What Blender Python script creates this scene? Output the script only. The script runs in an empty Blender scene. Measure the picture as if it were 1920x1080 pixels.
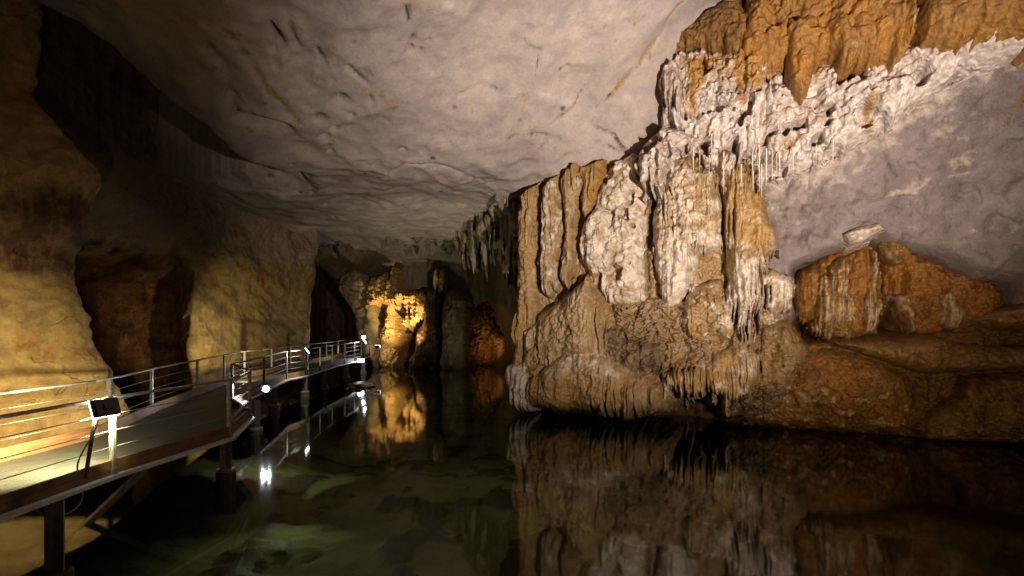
import bpy, math, random
import numpy as np
from mathutils import Vector, Matrix

random.seed(7)
RNG = np.random.default_rng(7)
SC = bpy.context.scene
COL = SC.collection
R = math.radians

# ------------------------------------------------------------------ camera
CAM_H = 3.0          # lens height above the water
F = 1000.0           # focal length in photo pixels (1920 wide)
HZ = 610.0           # horizon row in the photo
cd = bpy.data.cameras.new("camera")
cam = bpy.data.objects.new("camera", cd); COL.objects.link(cam)
cam.location = (0, 0, CAM_H); cam.rotation_euler = (R(90), 0, 0)
cd.sensor_width = 36.0; cd.lens = 36.0 * F / 1920.0
cd.shift_y = (HZ - 540.0) / 1920.0
cd.clip_start = 0.05; cd.clip_end = 500.0
SC.camera = cam

# ------------------------------------------------------------------ world, exposure
w = bpy.data.worlds.new("World"); SC.world = w; w.use_nodes = True
bg = w.node_tree.nodes["Background"]
bg.inputs[0].default_value = (0.90, 0.70, 0.52, 1); bg.inputs[1].default_value = 0.035
SC.view_settings.view_transform = 'Standard'
SC.view_settings.look = 'None'
SC.view_settings.exposure = 0.0
SC.view_settings.gamma = 1.0
SC.render.engine = 'CYCLES'
SC.cycles.use_denoising = True
SC.cycles.max_bounces = 6
SC.cycles.transparent_max_bounces = 12
SC.cycles.caustics_reflective = False
SC.cycles.caustics_refractive = False
SC.cycles.sample_clamp_indirect = 4.0

# ------------------------------------------------------------------ lamps of the cave lighting and added fills
def light(name, kind, loc, target, energy, color, size=60, blend=0.5, radius=0.08):
    ld = bpy.data.lights.new(name, kind)
    ld.energy = energy; ld.color = color
    if kind == 'SPOT':
        ld.spot_size = R(size); ld.spot_blend = blend; ld.shadow_soft_size = radius
    elif kind == 'AREA':
        ld.shape = 'RECTANGLE'; ld.size = radius; ld.size_y = radius * 0.7; ld.spread = R(size)
    else:
        ld.shadow_soft_size = radius
    o = bpy.data.objects.new(name, ld); COL.objects.link(o)
    o.location = loc
    d = Vector(target) - Vector(loc)
    o.rotation_euler = d.to_track_quat('-Z', 'Y').to_euler()
    return o

WARM = (1.0, 0.83, 0.66)
COOL = (1.0, 0.86, 0.80)
light("flood_light_main", 'SPOT', (5.2, 0.8, 2.0), (4.2, 16, 10.2), 16500, (1.0, 0.86, 0.76), 81, 1.0, 0.10)
light("flood_light_low", 'SPOT', (4.8, 2.0, 1.4), (9.2, 15.5, 4.0), 1500, (1.0, 0.74, 0.42), 70, 1.0, 0.10)
light("left_fill_light", 'SPOT', (-1.5, 1.0, 2.0), (-9.8, 12.5, 6.2), 260, (1.0, 0.74, 0.48), 62, 1.0, 0.10)  # added fill that lifts the left wall, no actual fixture
light("pool_light", 'SPOT', (-4.6, 11.5, -0.15), (-2.6, 5.0, -0.9), 60, (0.86, 0.95, 0.62), 110, 1.0, 0.06)
light("column_light", 'SPOT', (-6.2, 35.0, 1.3), (-8.6, 40.0, 4.5), 3800, (1.0, 0.67, 0.26), 60, 0.7, 0.04)
light("hollow_light", 'SPOT', (-1.0, 36.5, 1.0), (-2.2, 41.0, 2.0), 170, (1.0, 0.60, 0.30), 60, 0.9, 0.04)
light("far_fill_light", 'SPOT', (-2.6, 31.0, 0.5), (-3.0, 38.5, 4.6), 260, (0.88, 0.80, 0.50), 85, 1.0, 0.04)  # added fill giving the far wall and pillar a dim ambient
light("back_wash_light", 'SPOT', (-3.4, 21.0, 0.3), (-2.4, 25.5, 8), 620, (0.86, 0.82, 0.50), 95, 0.95, 0.06)
light("roof_glow_light", 'SPOT', (-6.0, 30.0, 0.5), (-5.4, 31.0, 8), 300, (0.80, 0.82, 0.46), 110, 1.0, 0.06)
light("arch_light", 'SPOT', (-11.6, 33.0, 1.3), (-13.0, 41.0, 2.0), 200, (1.0, 0.66, 0.25), 80, 0.6, 0.04)

# ------------------------------------------------------------------ noise
_gt = np.random.default_rng(3).normal(size=(256, 3)).astype(np.float32)
_gt /= np.linalg.norm(_gt, axis=1, keepdims=True)

def _hash(ix, iy, iz, seed):
    h = (ix.astype(np.int64) * 73856093) ^ (iy.astype(np.int64) * 19349663) ^ (iz.astype(np.int64) * 83492791) ^ (seed * 2654435)
    h = (h ^ (h >> 13)) * 1274126177
    return (h ^ (h >> 16))

def pn(x, y, z, seed=0):
    x = np.asarray(x, np.float32); y = np.asarray(y, np.float32); z = np.asarray(z, np.float32)
    x, y, z = np.broadcast_arrays(x, y, z)
    x0 = np.floor(x); y0 = np.floor(y); z0 = np.floor(z)
    fx = x - x0; fy = y - y0; fz = z - z0
    ix = x0.astype(np.int32); iy = y0.astype(np.int32); iz = z0.astype(np.int32)
    u = fx * fx * fx * (fx * (fx * 6 - 15) + 10)
    v = fy * fy * fy * (fy * (fy * 6 - 15) + 10)
    t = fz * fz * fz * (fz * (fz * 6 - 15) + 10)
    def g(a, b, c):
        q = _gt[_hash(ix + a, iy + b, iz + c, seed) & 255]
        return q[..., 0] * (fx - a) + q[..., 1] * (fy - b) + q[..., 2] * (fz - c)
    x00 = g(0, 0, 0) * (1 - u) + g(1, 0, 0) * u
    x10 = g(0, 1, 0) * (1 - u) + g(1, 1, 0) * u
    x01 = g(0, 0, 1) * (1 - u) + g(1, 0, 1) * u
    x11 = g(0, 1, 1) * (1 - u) + g(1, 1, 1) * u
    return ((x00 * (1 - v) + x10 * v) * (1 - t) + (x01 * (1 - v) + x11 * v) * t) * 1.5

def fbm(x, y, z, octv=4, seed=0, gain=0.5, ridge=False):
    a = 1.0; tot = 0.0; out = 0.0
    for k in range(octv):
        n = pn(x * 2.03 ** k, y * 2.03 ** k, z * 2.03 ** k, seed + k * 17)
        if ridge: n = 1 - 2 * np.abs(n)
        out = out + a * n; tot += a; a *= gain
    return out / tot

def worley(u, v, seed=0):
    iu = np.floor(u); iv = np.floor(v)
    f1 = np.full(np.shape(u), 9.0, np.float32)
    zero = np.zeros(np.shape(u), np.int32)
    for a in (-1, 0, 1):
        for b in (-1, 0, 1):
            cx = iu + a; cy = iv + b
            h = _hash(cx.astype(np.int32), cy.astype(np.int32), zero, seed + 5)
            px = cx + (h & 1023) / 1023.0; py = cy + ((h >> 10) & 1023) / 1023.0
            f1 = np.minimum(f1, (px - u) ** 2 + (py - v) ** 2)
    return np.sqrt(f1)

def ss(a, b, x):
    t = np.clip((x - a) / (b - a), 0, 1)
    return t * t * (3 - 2 * t)

def poly_sd(px, py, poly):
    """signed distance to a polygon, negative inside"""
    P = np.asarray(poly, float)
    d2 = np.full(px.shape, 1e9); inside = np.zeros(px.shape, bool)
    n = len(P)
    for i in range(n):
        x1, y1 = P[i]; x2, y2 = P[(i + 1) % n]
        ex, ey = x2 - x1, y2 - y1
        t = np.clip(((px - x1) * ex + (py - y1) * ey) / (ex * ex + ey * ey + 1e-12), 0, 1)
        d2 = np.minimum(d2, (px - x1 - t * ex) ** 2 + (py - y1 - t * ey) ** 2)
        c = ((y1 > py) != (y2 > py)) & (px < (x2 - x1) * (py - y1) / (y2 - y1 + 1e-12) + x1)
        inside ^= c
    d = np.sqrt(d2)
    return np.where(inside, -d, d)

def line_d(px, py, pts):
    d2 = np.full(np.shape(px), 1e9)
    for (x1, y1), (x2, y2) in zip(pts[:-1], pts[1:]):
        ex, ey = x2 - x1, y2 - y1
        t = np.clip(((px - x1) * ex + (py - y1) * ey) / (ex * ex + ey * ey + 1e-12), 0, 1)
        d2 = np.minimum(d2, (px - x1 - t * ex) ** 2 + (py - y1 - t * ey) ** 2)
    return np.sqrt(d2)

class TPS:
    """thin plate surface through scattered points"""
    def __init__(s, pts, val, lam=0.02):
        s.p = np.asarray(pts, float); v = np.asarray(val, float); n = len(v)
        r = np.linalg.norm(s.p[:, None] - s.p[None], axis=2)
        K = s.k(r) + lam * np.eye(n); Q = np.c_[np.ones(n), s.p]
        A = np.zeros((n + 3, n + 3)); A[:n, :n] = K; A[:n, n:] = Q; A[n:, :n] = Q.T
        s.w = np.linalg.solve(A, np.r_[v, 0, 0, 0])
    @staticmethod
    def k(r): return r * r * np.log(r + 1e-6)
    def __call__(s, x, y):
        x = np.asarray(x, float); y = np.asarray(y, float)
        out = s.w[-3] + s.w[-2] * x + s.w[-1] * y
        for (a, b), c in zip(s.p, s.w): out = out + c * s.k(np.hypot(x - a, y - b))
        return out

# ------------------------------------------------------------------ mesh helpers
def link_mesh(name, verts, faces, mat, parent=None, pig=None, smooth=True):
    me = bpy.data.meshes.new(name)
    verts = np.asarray(verts, np.float32)
    if isinstance(faces, np.ndarray):
        nf, k = faces.shape
        me.vertices.add(len(verts)); me.vertices.foreach_set("co", verts.ravel())
        me.loops.add(nf * k); me.loops.foreach_set("vertex_index", faces.astype(np.int32).ravel())
        me.polygons.add(nf)
        me.polygons.foreach_set("loop_start", np.arange(0, nf * k, k, dtype=np.int32))
        me.polygons.foreach_set("loop_total", np.full(nf, k, np.int32))
        me.update(calc_edges=True)
    else:
        me.from_pydata([tuple(map(float, v)) for v in verts], [], faces); me.update()
    if smooth:
        me.polygons.foreach_set("use_smooth", np.ones(len(me.polygons), bool))
    if pig is not None:
        at = me.attributes.new("pigment", 'FLOAT_COLOR', 'POINT')
        c = np.ones((len(verts), 4), np.float32); c[:, :3] = pig
        at.data.foreach_set("color", c.ravel())
    if mat: me.materials.append(mat)
    o = bpy.data.objects.new(name, me); COL.objects.link(o)
    if parent is not None: o.parent = parent
    return o

def tag(o, label=None, cat=None, group=None, kind=None):
    if label: o["label"] = label
    if cat: o["category"] = cat
    if group: o["group"] = group
    if kind: o["kind"] = kind
    return o

def empty(name, label, cat, group=None, loc=(0, 0, 0)):
    o = bpy.data.objects.new(name, None); COL.objects.link(o); o.location = loc
    return tag(o, label, cat, group)

def grid_faces(nu, nv, keep=None):
    i = np.arange(nu - 1)[:, None] * nv + np.arange(nv - 1)[None]
    q = np.stack([i, i + nv, i + nv + 1, i + 1], -1).reshape(-1, 4)
    if keep is not None:
        k = keep.ravel(); q = q[k[q].any(axis=1)]
    return q

def compact(verts, faces, pig):
    used = np.zeros(len(verts), bool); used[faces.ravel()] = True
    m = np.cumsum(used) - 1
    return verts[used], m[faces], (pig[used] if pig is not None else None)

class MB:
    """collects boxes, bars and tubes into one mesh"""
    def __init__(s): s.v = []; s.f = []
    def add(s, v, f):
        b = len(s.v); s.v += [tuple(p) for p in v]; s.f += [tuple(i + b for i in q) for q in f]
    def box(s, c, size, M=None):
        x, y, z = [k / 2 for k in size]
        pts = [Vector((a * x, b * y, d * z)) for a in (-1, 1) for b in (-1, 1) for d in (-1, 1)]
        if M is not None: pts = [M @ p for p in pts]
        c = Vector(c)
        s.add([p + c for p in pts], [(0, 1, 3, 2), (4, 6, 7, 5), (0, 4, 5, 1), (2, 3, 7, 6), (0, 2, 6, 4), (1, 5, 7, 3)])
    def bar(s, a, b, wd, ht, up=(0, 0, 1)):
        a = Vector(a); b = Vector(b); d = b - a; L = d.length; d.normalize()
        up = Vector(up)
        if abs(d.dot(up)) > 0.99: up = Vector((0, 1, 0))
        x = d.cross(up).normalized(); z = x.cross(d).normalized()
        M = Matrix((x, d, z)).transposed()
        s.box((a + b) / 2, (wd, L, ht), M)
    def tube(s, pts, r, n=8, rs=None):
        pts = [Vector(p) for p in pts]; base = len(s.v)
        for i, p in enumerate(pts):
            d = (pts[min(i + 1, len(pts) - 1)] - pts[max(i - 1, 0)]).normalized()
            up = Vector((0, 0, 1)) if abs(d.z) < 0.95 else Vector((1, 0, 0))
            x = d.cross(up).normalized(); y = x.cross(d)
            rr = rs[i] if rs else r
            for k in range(n):
                a = 2 * math.pi * k / n
                s.v.append(tuple(p + (x * math.cos(a) + y * math.sin(a)) * rr))
        for i in range(len(pts) - 1):
            for k in range(n):
                a = base + i * n + k; b = base + i * n + (k + 1) % n
                s.f.append((a, b, b + n, a + n))
        s.f.append(tuple(base + k for k in range(n))[::-1])
        s.f.append(tuple(base + (len(pts) - 1) * n + k for k in range(n)))
    def build(s, name, mat, parent=None, smooth=False):
        return link_mesh(name, s.v, s.f, mat, parent, None, smooth)

# ------------------------------------------------------------------ materials
class NT:
    def __init__(s, name):
        s.m = bpy.data.materials.new(name); s.m.use_nodes = True
        s.t = s.m.node_tree; s.n = s.t.nodes; s.b = s.n["Principled BSDF"]
    def new(s, kind, **kw):
        q = s.n.new(kind)
        for k, v in kw.items(): setattr(q, k, v)
        return q
    def put(s, sock, val):
        if isinstance(val, bpy.types.NodeSocket): s.t.links.new(val, sock)
        else: sock.default_value = val
    def noise(s, co, scale, detail=6, rough=0.6, stretch=None):
        if stretch:
            mp = s.new('ShaderNodeMapping'); s.put(mp.inputs[0], co); mp.inputs['Scale'].default_value = stretch; co = mp.outputs[0]
        q = s.new('ShaderNodeTexNoise'); s.put(q.inputs['Vector'], co)
        q.inputs['Scale'].default_value = scale; q.inputs['Detail'].default_value = detail; q.inputs['Roughness'].default_value = rough
        return q.outputs[0]
    def rng(s, v, a, b, c=0.0, d=1.0):
        q = s.new('ShaderNodeMapRange'); s.put(q.inputs[0], v)
        for i, k in enumerate((a, b, c, d)): s.put(q.inputs[i + 1], k)
        return q.outputs[0]
    def math(s, op, a, b=0.0):
        q = s.new('ShaderNodeMath', operation=op); s.put(q.inputs[0], a); s.put(q.inputs[1], b); return q.outputs[0]
    def mix(s, f, a, b, mode='MIX'):
        q = s.new('ShaderNodeMix', data_type='RGBA', blend_type=mode)
        s.put(q.inputs[0], f)
        for i, c in ((6, a), (7, b)):
            s.put(q.inputs[i], c if isinstance(c, bpy.types.NodeSocket) else (*c, 1))
        return q.outputs[2]
    def bump(s, h, strength, dist, nrm=None):
        q = s.new('ShaderNodeBump'); q.inputs['Strength'].default_value = strength; q.inputs['Distance'].default_value = dist
        s.put(q.inputs['Height'], h)
        if nrm is not None: s.put(q.inputs['Normal'], nrm)
        return q.outputs[0]

def rock_mat(name, c1, c2, dark=(0.05, 0.028, 0.012), orange=(0.40, 0.155, 0.022), white=(0.62, 0.52, 0.43),
             scale=1.0, bumpd=0.04, rough=0.75, streak=0.0, crack=0.0, pits=0.0, crust=0.0, grain=0.55, vein=0.0, gloss=0.35):
    """limestone with iron stain (pigment R), pale calcite (G) and a dark tone, partly painted-in shade (B)"""
    t = NT(name)
    co = t.new('ShaderNodeTexCoord').outputs['Object']
    big = t.noise(co, 0.35 * scale, 5, 0.62)
    mid = t.noise(co, 2.2 * scale, 8, 0.68)
    fine = t.noise(co, 14 * scale, 6, 0.7)
    vert = t.noise(co, 3.0 * scale, 5, 0.65, (1, 1, 0.10))
    att = t.new('ShaderNodeAttribute', attribute_name='pigment')
    sep = t.new('ShaderNodeSeparateColor'); t.put(sep.inputs[0], att.outputs['Color'])
    f = t.math('ADD', t.math('MULTIPLY', big, 0.5), t.math('MULTIPLY', mid, 0.5))
    if streak: f = t.math('ADD', t.math('MULTIPLY', f, 1 - streak), t.math('MULTIPLY', vert, streak))
    c = t.mix(t.rng(f, 0.36, 0.64), c1, c2)
    on = t.math('ADD', t.math('SUBTRACT', vert, 0.5), t.math('SUBTRACT', mid, 0.5))
    of = t.rng(t.math('ADD', sep.outputs[0], t.math('MULTIPLY', on, 1.5)), 0.3, 0.75)
    oc = t.mix(t.rng(fine, 0.3, 0.7), tuple(k * 0.6 for k in orange), tuple(min(1, k * 1.25) for k in orange))
    c = t.mix(of, c, oc)
    wn = t.math('MULTIPLY', t.math('SUBTRACT', mid, 0.5), 1.6)
    wf = t.rng(t.math('ADD', sep.outputs[1], wn), 0.35, 0.7)
    wc = t.mix(t.rng(mid, 0.35, 0.65), tuple(k * 0.66 for k in white), white)
    c = t.mix(wf, c, wc)
    df = t.rng(t.math('ADD', sep.outputs[2], t.math('MULTIPLY', on, 1.2)), 0.3, 0.8)
    c = t.mix(df, c, dark)
    c = t.mix(grain, c, t.mix(t.rng(fine, 0.25, 0.75), (0.55, 0.52, 0.5), (1.25, 1.25, 1.25)), 'MULTIPLY')
    h = t.math('ADD', t.math('ADD', t.math('MULTIPLY', mid, 0.6), t.math('MULTIPLY', fine, 0.35)), t.math('MULTIPLY', t.noise(co, 42 * scale, 4, 0.7), 0.14))
    if pits:
        pv = t.new('ShaderNodeTexVoronoi'); t.put(pv.inputs['Vector'], co); pv.inputs['Scale'].default_value = 1.1 * scale
        pm = t.math('MULTIPLY', t.rng(pv.outputs[0], 0.10, 0.04), t.rng(big, 0.47, 0.55))
        c = t.mix(t.math('MULTIPLY', pm, pits), c, dark)
        h = t.math('SUBTRACT', h, t.math('MULTIPLY', pm, 0.6))
    if crack:
        cm = t.new('ShaderNodeMapping'); t.put(cm.inputs[0], co)
        wv = t.new('ShaderNodeTexNoise'); t.put(wv.inputs['Vector'], co); wv.inputs['Scale'].default_value = 1.6 * scale; wv.inputs['Detail'].default_value = 4
        cv = t.new('ShaderNodeTexVoronoi', feature='DISTANCE_TO_EDGE')
        t.put(cv.inputs['Vector'], t.mix(0.18, co, wv.outputs[1], 'ADD')); cv.inputs['Scale'].default_value = 0.9 * scale
        ck = t.math('MULTIPLY', t.rng(cv.outputs[0], 0.02, 0.0), t.rng(t.noise(co, 0.8 * scale, 3), 0.5, 0.6))
        c = t.mix(t.math('MULTIPLY', ck, crack), c, dark)
        h = t.math('SUBTRACT', h, t.math('MULTIPLY', ck, 0.5))
    if vein:
        wn_ = t.new('ShaderNodeTexNoise'); t.put(wn_.inputs['Vector'], co); wn_.inputs['Scale'].default_value = 0.75 * scale; wn_.inputs['Detail'].default_value = 5; wn_.inputs['Distortion'].default_value = 0.6
        vl = t.math('ABSOLUTE', t.math('SUBTRACT', wn_.outputs[0], 0.5))
        vm = t.math('MULTIPLY', t.rng(vl, 0.007, 0.001), t.rng(t.noise(co, 1.3 * scale, 3), 0.48, 0.56))
        c = t.mix(t.math('MULTIPLY', vm, vein), c, dark)
        h = t.math('SUBTRACT', h, t.math('MULTIPLY', vm, 0.7 * min(1, vein * 2)))
    if crust:
        kv = t.new('ShaderNodeTexVoronoi', feature='SMOOTH_F1'); t.put(kv.inputs['Vector'], t.mix(0.12, co, t.new('ShaderNodeTexNoise').outputs[1], 'ADD'))
        kv.inputs['Scale'].default_value = 7.5
        kb = t.rng(kv.outputs[0], 0.1, 0.62)
        h = t.math('SUBTRACT', h, t.math('MULTIPLY', kb, crust))
        c = t.mix(t.math('MULTIPLY', t.rng(kv.outputs[0], 0.38, 0.62), 0.45 * min(1, crust)), c, tuple(k * 1.6 for k in dark))
    if streak: h = t.math('ADD', h, t.math('MULTIPLY', t.noise(co, 9 * scale, 4, 0.6, (1, 1, 0.08)), 1.2 * streak))
    t.put(t.b.inputs['Base Color'], c)
    t.put(t.b.inputs['Roughness'], t.rng(df, 0, 1, rough, max(0.35, rough - 0.25)))
    t.b.inputs['Specular IOR Level'].default_value = gloss
    t.put(t.b.inputs['Normal'], t.bump(h, 0.9, bumpd))
    return t.m

def metal_mat(name, col, rough=0.45, metallic=0.75, grime=0.4):
    t = NT(name); co = t.new('ShaderNodeTexCoord').outputs['Object']
    n = t.noise(co, 9, 6, 0.7)
    t.put(t.b.inputs['Base Color'], t.mix(t.math('MULTIPLY', t.rng(n, 0.4, 0.7), grime), col, tuple(k * 0.35 for k in col)))
    t.put(t.b.inputs['Roughness'], t.rng(n, 0.3, 0.7, rough - 0.1, rough + 0.2)); t.b.inputs['Metallic'].default_value = metallic
    t.put(t.b.inputs['Normal'], t.bump(n, 0.2, 0.004))
    return t.m

def wood_mat(name):
    t = NT(name); co = t.new('ShaderNodeTexCoord').outputs['Object']
    g = t.noise(co, 3, 8, 0.7, (2.0, 0.5, 9.0)); k = t.noise(co, 2.2, 4, 0.6)
    c = t.mix(t.rng(g, 0.35, 0.65), (0.08, 0.036, 0.014), (0.21, 0.112, 0.045))
    c = t.mix(t.rng(k, 0.55, 0.72), c, (0.04, 0.02, 0.01))
    t.put(t.b.inputs['Base Color'], c); t.b.inputs['Roughness'].default_value = 0.7
    t.put(t.b.inputs['Normal'], t.bump(g, 0.5, 0.006))
    return t.m

def grating_mat(name):
    t = NT(name); co = t.new('ShaderNodeTexCoord').outputs['Object']
    wv = t.new('ShaderNodeTexWave', wave_type='BANDS', bands_direction='Y'); t.put(wv.inputs[0], co)
    wv.inputs['Scale'].default_value = 6.5; wv.inputs['Distortion'].default_value = 0.0
    wx = t.new('ShaderNodeTexWave', wave_type='BANDS', bands_direction='X'); t.put(wx.inputs[0], co); wx.inputs['Scale'].default_value = 2.6
    n = t.noise(co, 4, 6, 0.7)
    slot = t.math('MULTIPLY', t.rng(wv.outputs[1], 0.25, 0.6), t.rng(wx.outputs[1], 0.02, 0.12))
    c = t.mix(slot, (0.035, 0.04, 0.035), t.mix(t.rng(n, 0.3, 0.7), (0.05, 0.06, 0.052), (0.12, 0.135, 0.115)))
    t.put(t.b.inputs['Base Color'], c); t.b.inputs['Roughness'].default_value = 0.5; t.b.inputs['Metallic'].default_value = 0.35
    t.put(t.b.inputs['Normal'], t.bump(slot, 0.6, 0.01))
    return t.m

def plain_mat(name, col, rough=0.5, metallic=0.0):
    t = NT(name); co = t.new('ShaderNodeTexCoord').outputs['Object']
    n = t.noise(co, 12, 5)
    t.put(t.b.inputs['Base Color'], t.mix(t.rng(n, 0.35, 0.65), col, tuple(k * 0.6 for k in col)))
    t.b.inputs['Roughness'].default_value = rough; t.b.inputs['Metallic'].default_value = metallic
    return t.m

def glow_mat(name, col, strength):
    t = NT(name)
    t.b.inputs['Base Color'].default_value = (0.8, 0.8, 0.8, 1)
    t.b.inputs['Emission Color'].default_value = (*col, 1); t.b.inputs['Emission Strength'].default_value = strength
    return t.m

def water_mat():
    t = NT("clear_pool_water"); n = t.n
    n.remove(t.b)
    out = n["Material Output"]
    co = t.new('ShaderNodeTexCoord').outputs['Object']
    bump = t.bump(t.noise(co, 1.3, 3, 0.5), 0.10, 0.02)
    fr = t.new('ShaderNodeFresnel'); fr.inputs[0].default_value = 1.33; t.put(fr.inputs['Normal'], bump)
    gl = t.new('ShaderNodeBsdfGlossy'); gl.inputs['Roughness'].default_value = 0.045; gl.inputs['Color'].default_value = (0.92, 0.95, 0.95, 1); t.put(gl.inputs['Normal'], bump)
    rf = t.new('ShaderNodeBsdfTransparent'); rf.inputs[0].default_value = (0.66, 0.72, 0.54, 1)
    mx = t.new('ShaderNodeMixShader'); t.put(mx.inputs[0], fr.outputs[0]); t.put(mx.inputs[1], rf.outputs[0]); t.put(mx.inputs[2], gl.outputs[0])
    t.put(out.inputs['Surface'], mx.outputs[0])
    return t.m

M_CEIL = rock_mat("pale_grey_limestone", (0.29, 0.245, 0.235), (0.53, 0.44, 0.37), dark=(0.07, 0.045, 0.03), orange=(0.36, 0.235, 0.10),
                  white=(0.55, 0.48, 0.45), scale=0.9, bumpd=0.06, rough=0.85, pits=0.8, grain=0.34)
M_LEFT = rock_mat("ochre_wall_limestone", (0.15, 0.085, 0.030), (0.50, 0.36, 0.15), dark=(0.07, 0.030, 0.012), orange=(0.26, 0.11, 0.03),
                  white=(0.33, 0.26, 0.20), scale=1.0, bumpd=0.09, rough=0.75, vein=0.22, streak=0.1)
M_GREY = rock_mat("lilac_grey_limestone", (0.19, 0.152, 0.15), (0.37, 0.30, 0.275), dark=(0.07, 0.035, 0.015), orange=(0.24, 0.12, 0.035),
                  scale=1.1, bumpd=0.16, rough=0.75, grain=0.42)
M_FLOW = rock_mat("tan_flowstone", (0.21, 0.122, 0.042), (0.54, 0.39, 0.205), orange=(0.40, 0.225, 0.06), white=(0.76, 0.65, 0.53), scale=1.5, bumpd=0.05, rough=0.42, streak=0.45, crust=0.22, gloss=0.5)
M_CRUST = rock_mat("white_crystal_crust", (0.40, 0.29, 0.20), (0.66, 0.55, 0.46), orange=(0.47, 0.255, 0.07), white=(0.80, 0.70, 0.63), scale=1.6, bumpd=0.06, rough=0.7, crust=0.7)
M_BROWN = rock_mat("wet_brown_flowstone", (0.12, 0.058, 0.014), (0.33, 0.19, 0.055), orange=(0.33, 0.135, 0.024), white=(0.58, 0.42, 0.23), scale=1.5, bumpd=0.06, rough=0.45, crust=0.3)
M_BACK = rock_mat("far_cave_rock", (0.13, 0.105, 0.065), (0.28, 0.225, 0.14), orange=(0.40, 0.20, 0.05), scale=0.8, bumpd=0.10, rough=0.75, streak=0.35)
M_BED = rock_mat("pale_silt", (0.20, 0.20, 0.095), (0.36, 0.36, 0.18), dark=(0.055, 0.035, 0.015), scale=0.8, bumpd=0.05, rough=0.9)
M_STEEL = metal_mat("galvanised_steel", (0.36, 0.37, 0.36), 0.5, 0.6, 0.7)
M_BEAM = metal_mat("galvanised_channel_painted_lit", (0.62, 0.64, 0.62), 0.45, 0.35, 0.5)  # lighter copy of the steel, paints flood light onto the near beam
M_WIRE = metal_mat("dull_wire_rope", (0.22, 0.22, 0.21), 0.55, 0.5)
M_WOOD = wood_mat("weathered_timber")
M_GRATE = grating_mat("steel_grating")
M_BLACK = plain_mat("black_lamp_housing", (0.025, 0.026, 0.028), 0.45)
M_CABLE = plain_mat("pale_cable", (0.30, 0.27, 0.20), 0.5)
M_CONC = plain_mat("concrete_footing", (0.30, 0.24, 0.13), 0.9)
M_LENS = glow_mat("lit_lamp_glass", (0.86, 0.90, 1.0), 14.0)
M_WATER = water_mat()

# ------------------------------------------------------------------ ceiling
def ray(px, py, Y):
    return ((px - 960) / F * Y, Y, CAM_H + (HZ - py) / F * Y)

CEIL_PTS = [ray(*p) for p in [
    (1010, 345, 18.6), (900, 392, 22), (845, 432, 26), (700, 440, 30), (600, 440, 32), (560, 300, 16.5), (460, 300, 16),
    (380, 220, 14.5), (300, 150, 13.5), (200, 80, 12.8), (100, 20, 12.2), (700, 300, 16.8), (700, 150, 13.6), (700, 0, 11.5),
    (900, 300, 17.0), (900, 150, 14.7), (900, 0, 12.7), (1080, 300, 17.4), (1180, 290, 17.3), (1250, 130, 16), (1150, 100, 14.8),
    (1380, 0, 15), (1100, 0, 13.5), (1090, 200, 16.2), (800, 360, 20)]]
CEIL_PTS += [(0, 5, 13), (0, -6, 13.5), (9, 12, 13.5), (12, 20, 12), (-9, 4, 12.5), (0, 42, 8.2), (-12, 42, 8.2), (10, 0, 13.5), (-14, 12, 11), (5, 30, 8), (-14, 30, 8.2)]
_CT = TPS([p[:2] for p in CEIL_PTS], [p[2] for p in CEIL_PTS], 0.05)
LIP = [(-14, 8.5), (-11.6, 10.6), (-10.5, 12.1), (-9.75, 12.8), (-8.95, 13.5), (-8.35, 14.6), (-7.95, 15.7), (-7.2, 16.5), (-6.5, 17.3), (-6.9, 19.5), (-8.2, 23.5), (-9.6, 28), (-11, 33)]

def side_of(x, y, pts):
    """+ on the left of the polyline"""
    best = np.full(np.shape(x), 1e9); sg = np.zeros(np.shape(x)); along = np.zeros(np.shape(x))
    n = len(pts) - 1
    for i, ((x1, y1), (x2, y2)) in enumerate(zip(pts[:-1], pts[1:])):
        ex, ey = x2 - x1, y2 - y1
        t = np.clip(((x - x1) * ex + (y - y1) * ey) / (ex * ex + ey * ey), 0, 1)
        d = np.hypot(x - x1 - t * ex, y - y1 - t * ey)
        cr = np.sign(ex * (y - y1) - ey * (x - x1))
        m = d < best
        best = np.where(m, d, best); sg = np.where(m, cr, sg); along = np.where(m, (i + t) / n, along)
    return best * sg, along

def ceil_z(x, y):
    z = _CT(x, y)
    e, al = side_of(x, y, LIP)
    e = e + 0.35 * pn(x * 0.9, y * 0.9, 0 * x, 61) + 0.12 * pn(x * 2.7, y * 2.7, 0 * x, 62)
    amp = np.interp(al, [0, 0.42, 0.55, 0.66, 0.76, 1.0], [4.8, 4.2, 2.8, 1.0, 0.0, 0.0])
    up = ss(0.0, 0.9, e)
    z = z + amp * up - 0.25 * np.exp(-(e + 0.5) ** 2 / 0.5) * (1 - al)
    z = z - 0.5 * ss(30.0, 37.0, y + 2.2 * pn(x * 0.35, 0 * x, 0 * x, 63) + 0.7 * pn(x * 1.3, y * 0.5, 0 * x, 64))
    return z

def ceil_hit(px, py):
    t = np.linspace(4, 45, 4000)
    x = (px - 960) / F * t; z = CAM_H + (HZ - py) / F * t
    k = np.argmax(z > _CT(x, t))
    return x[k], t[k]

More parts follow.
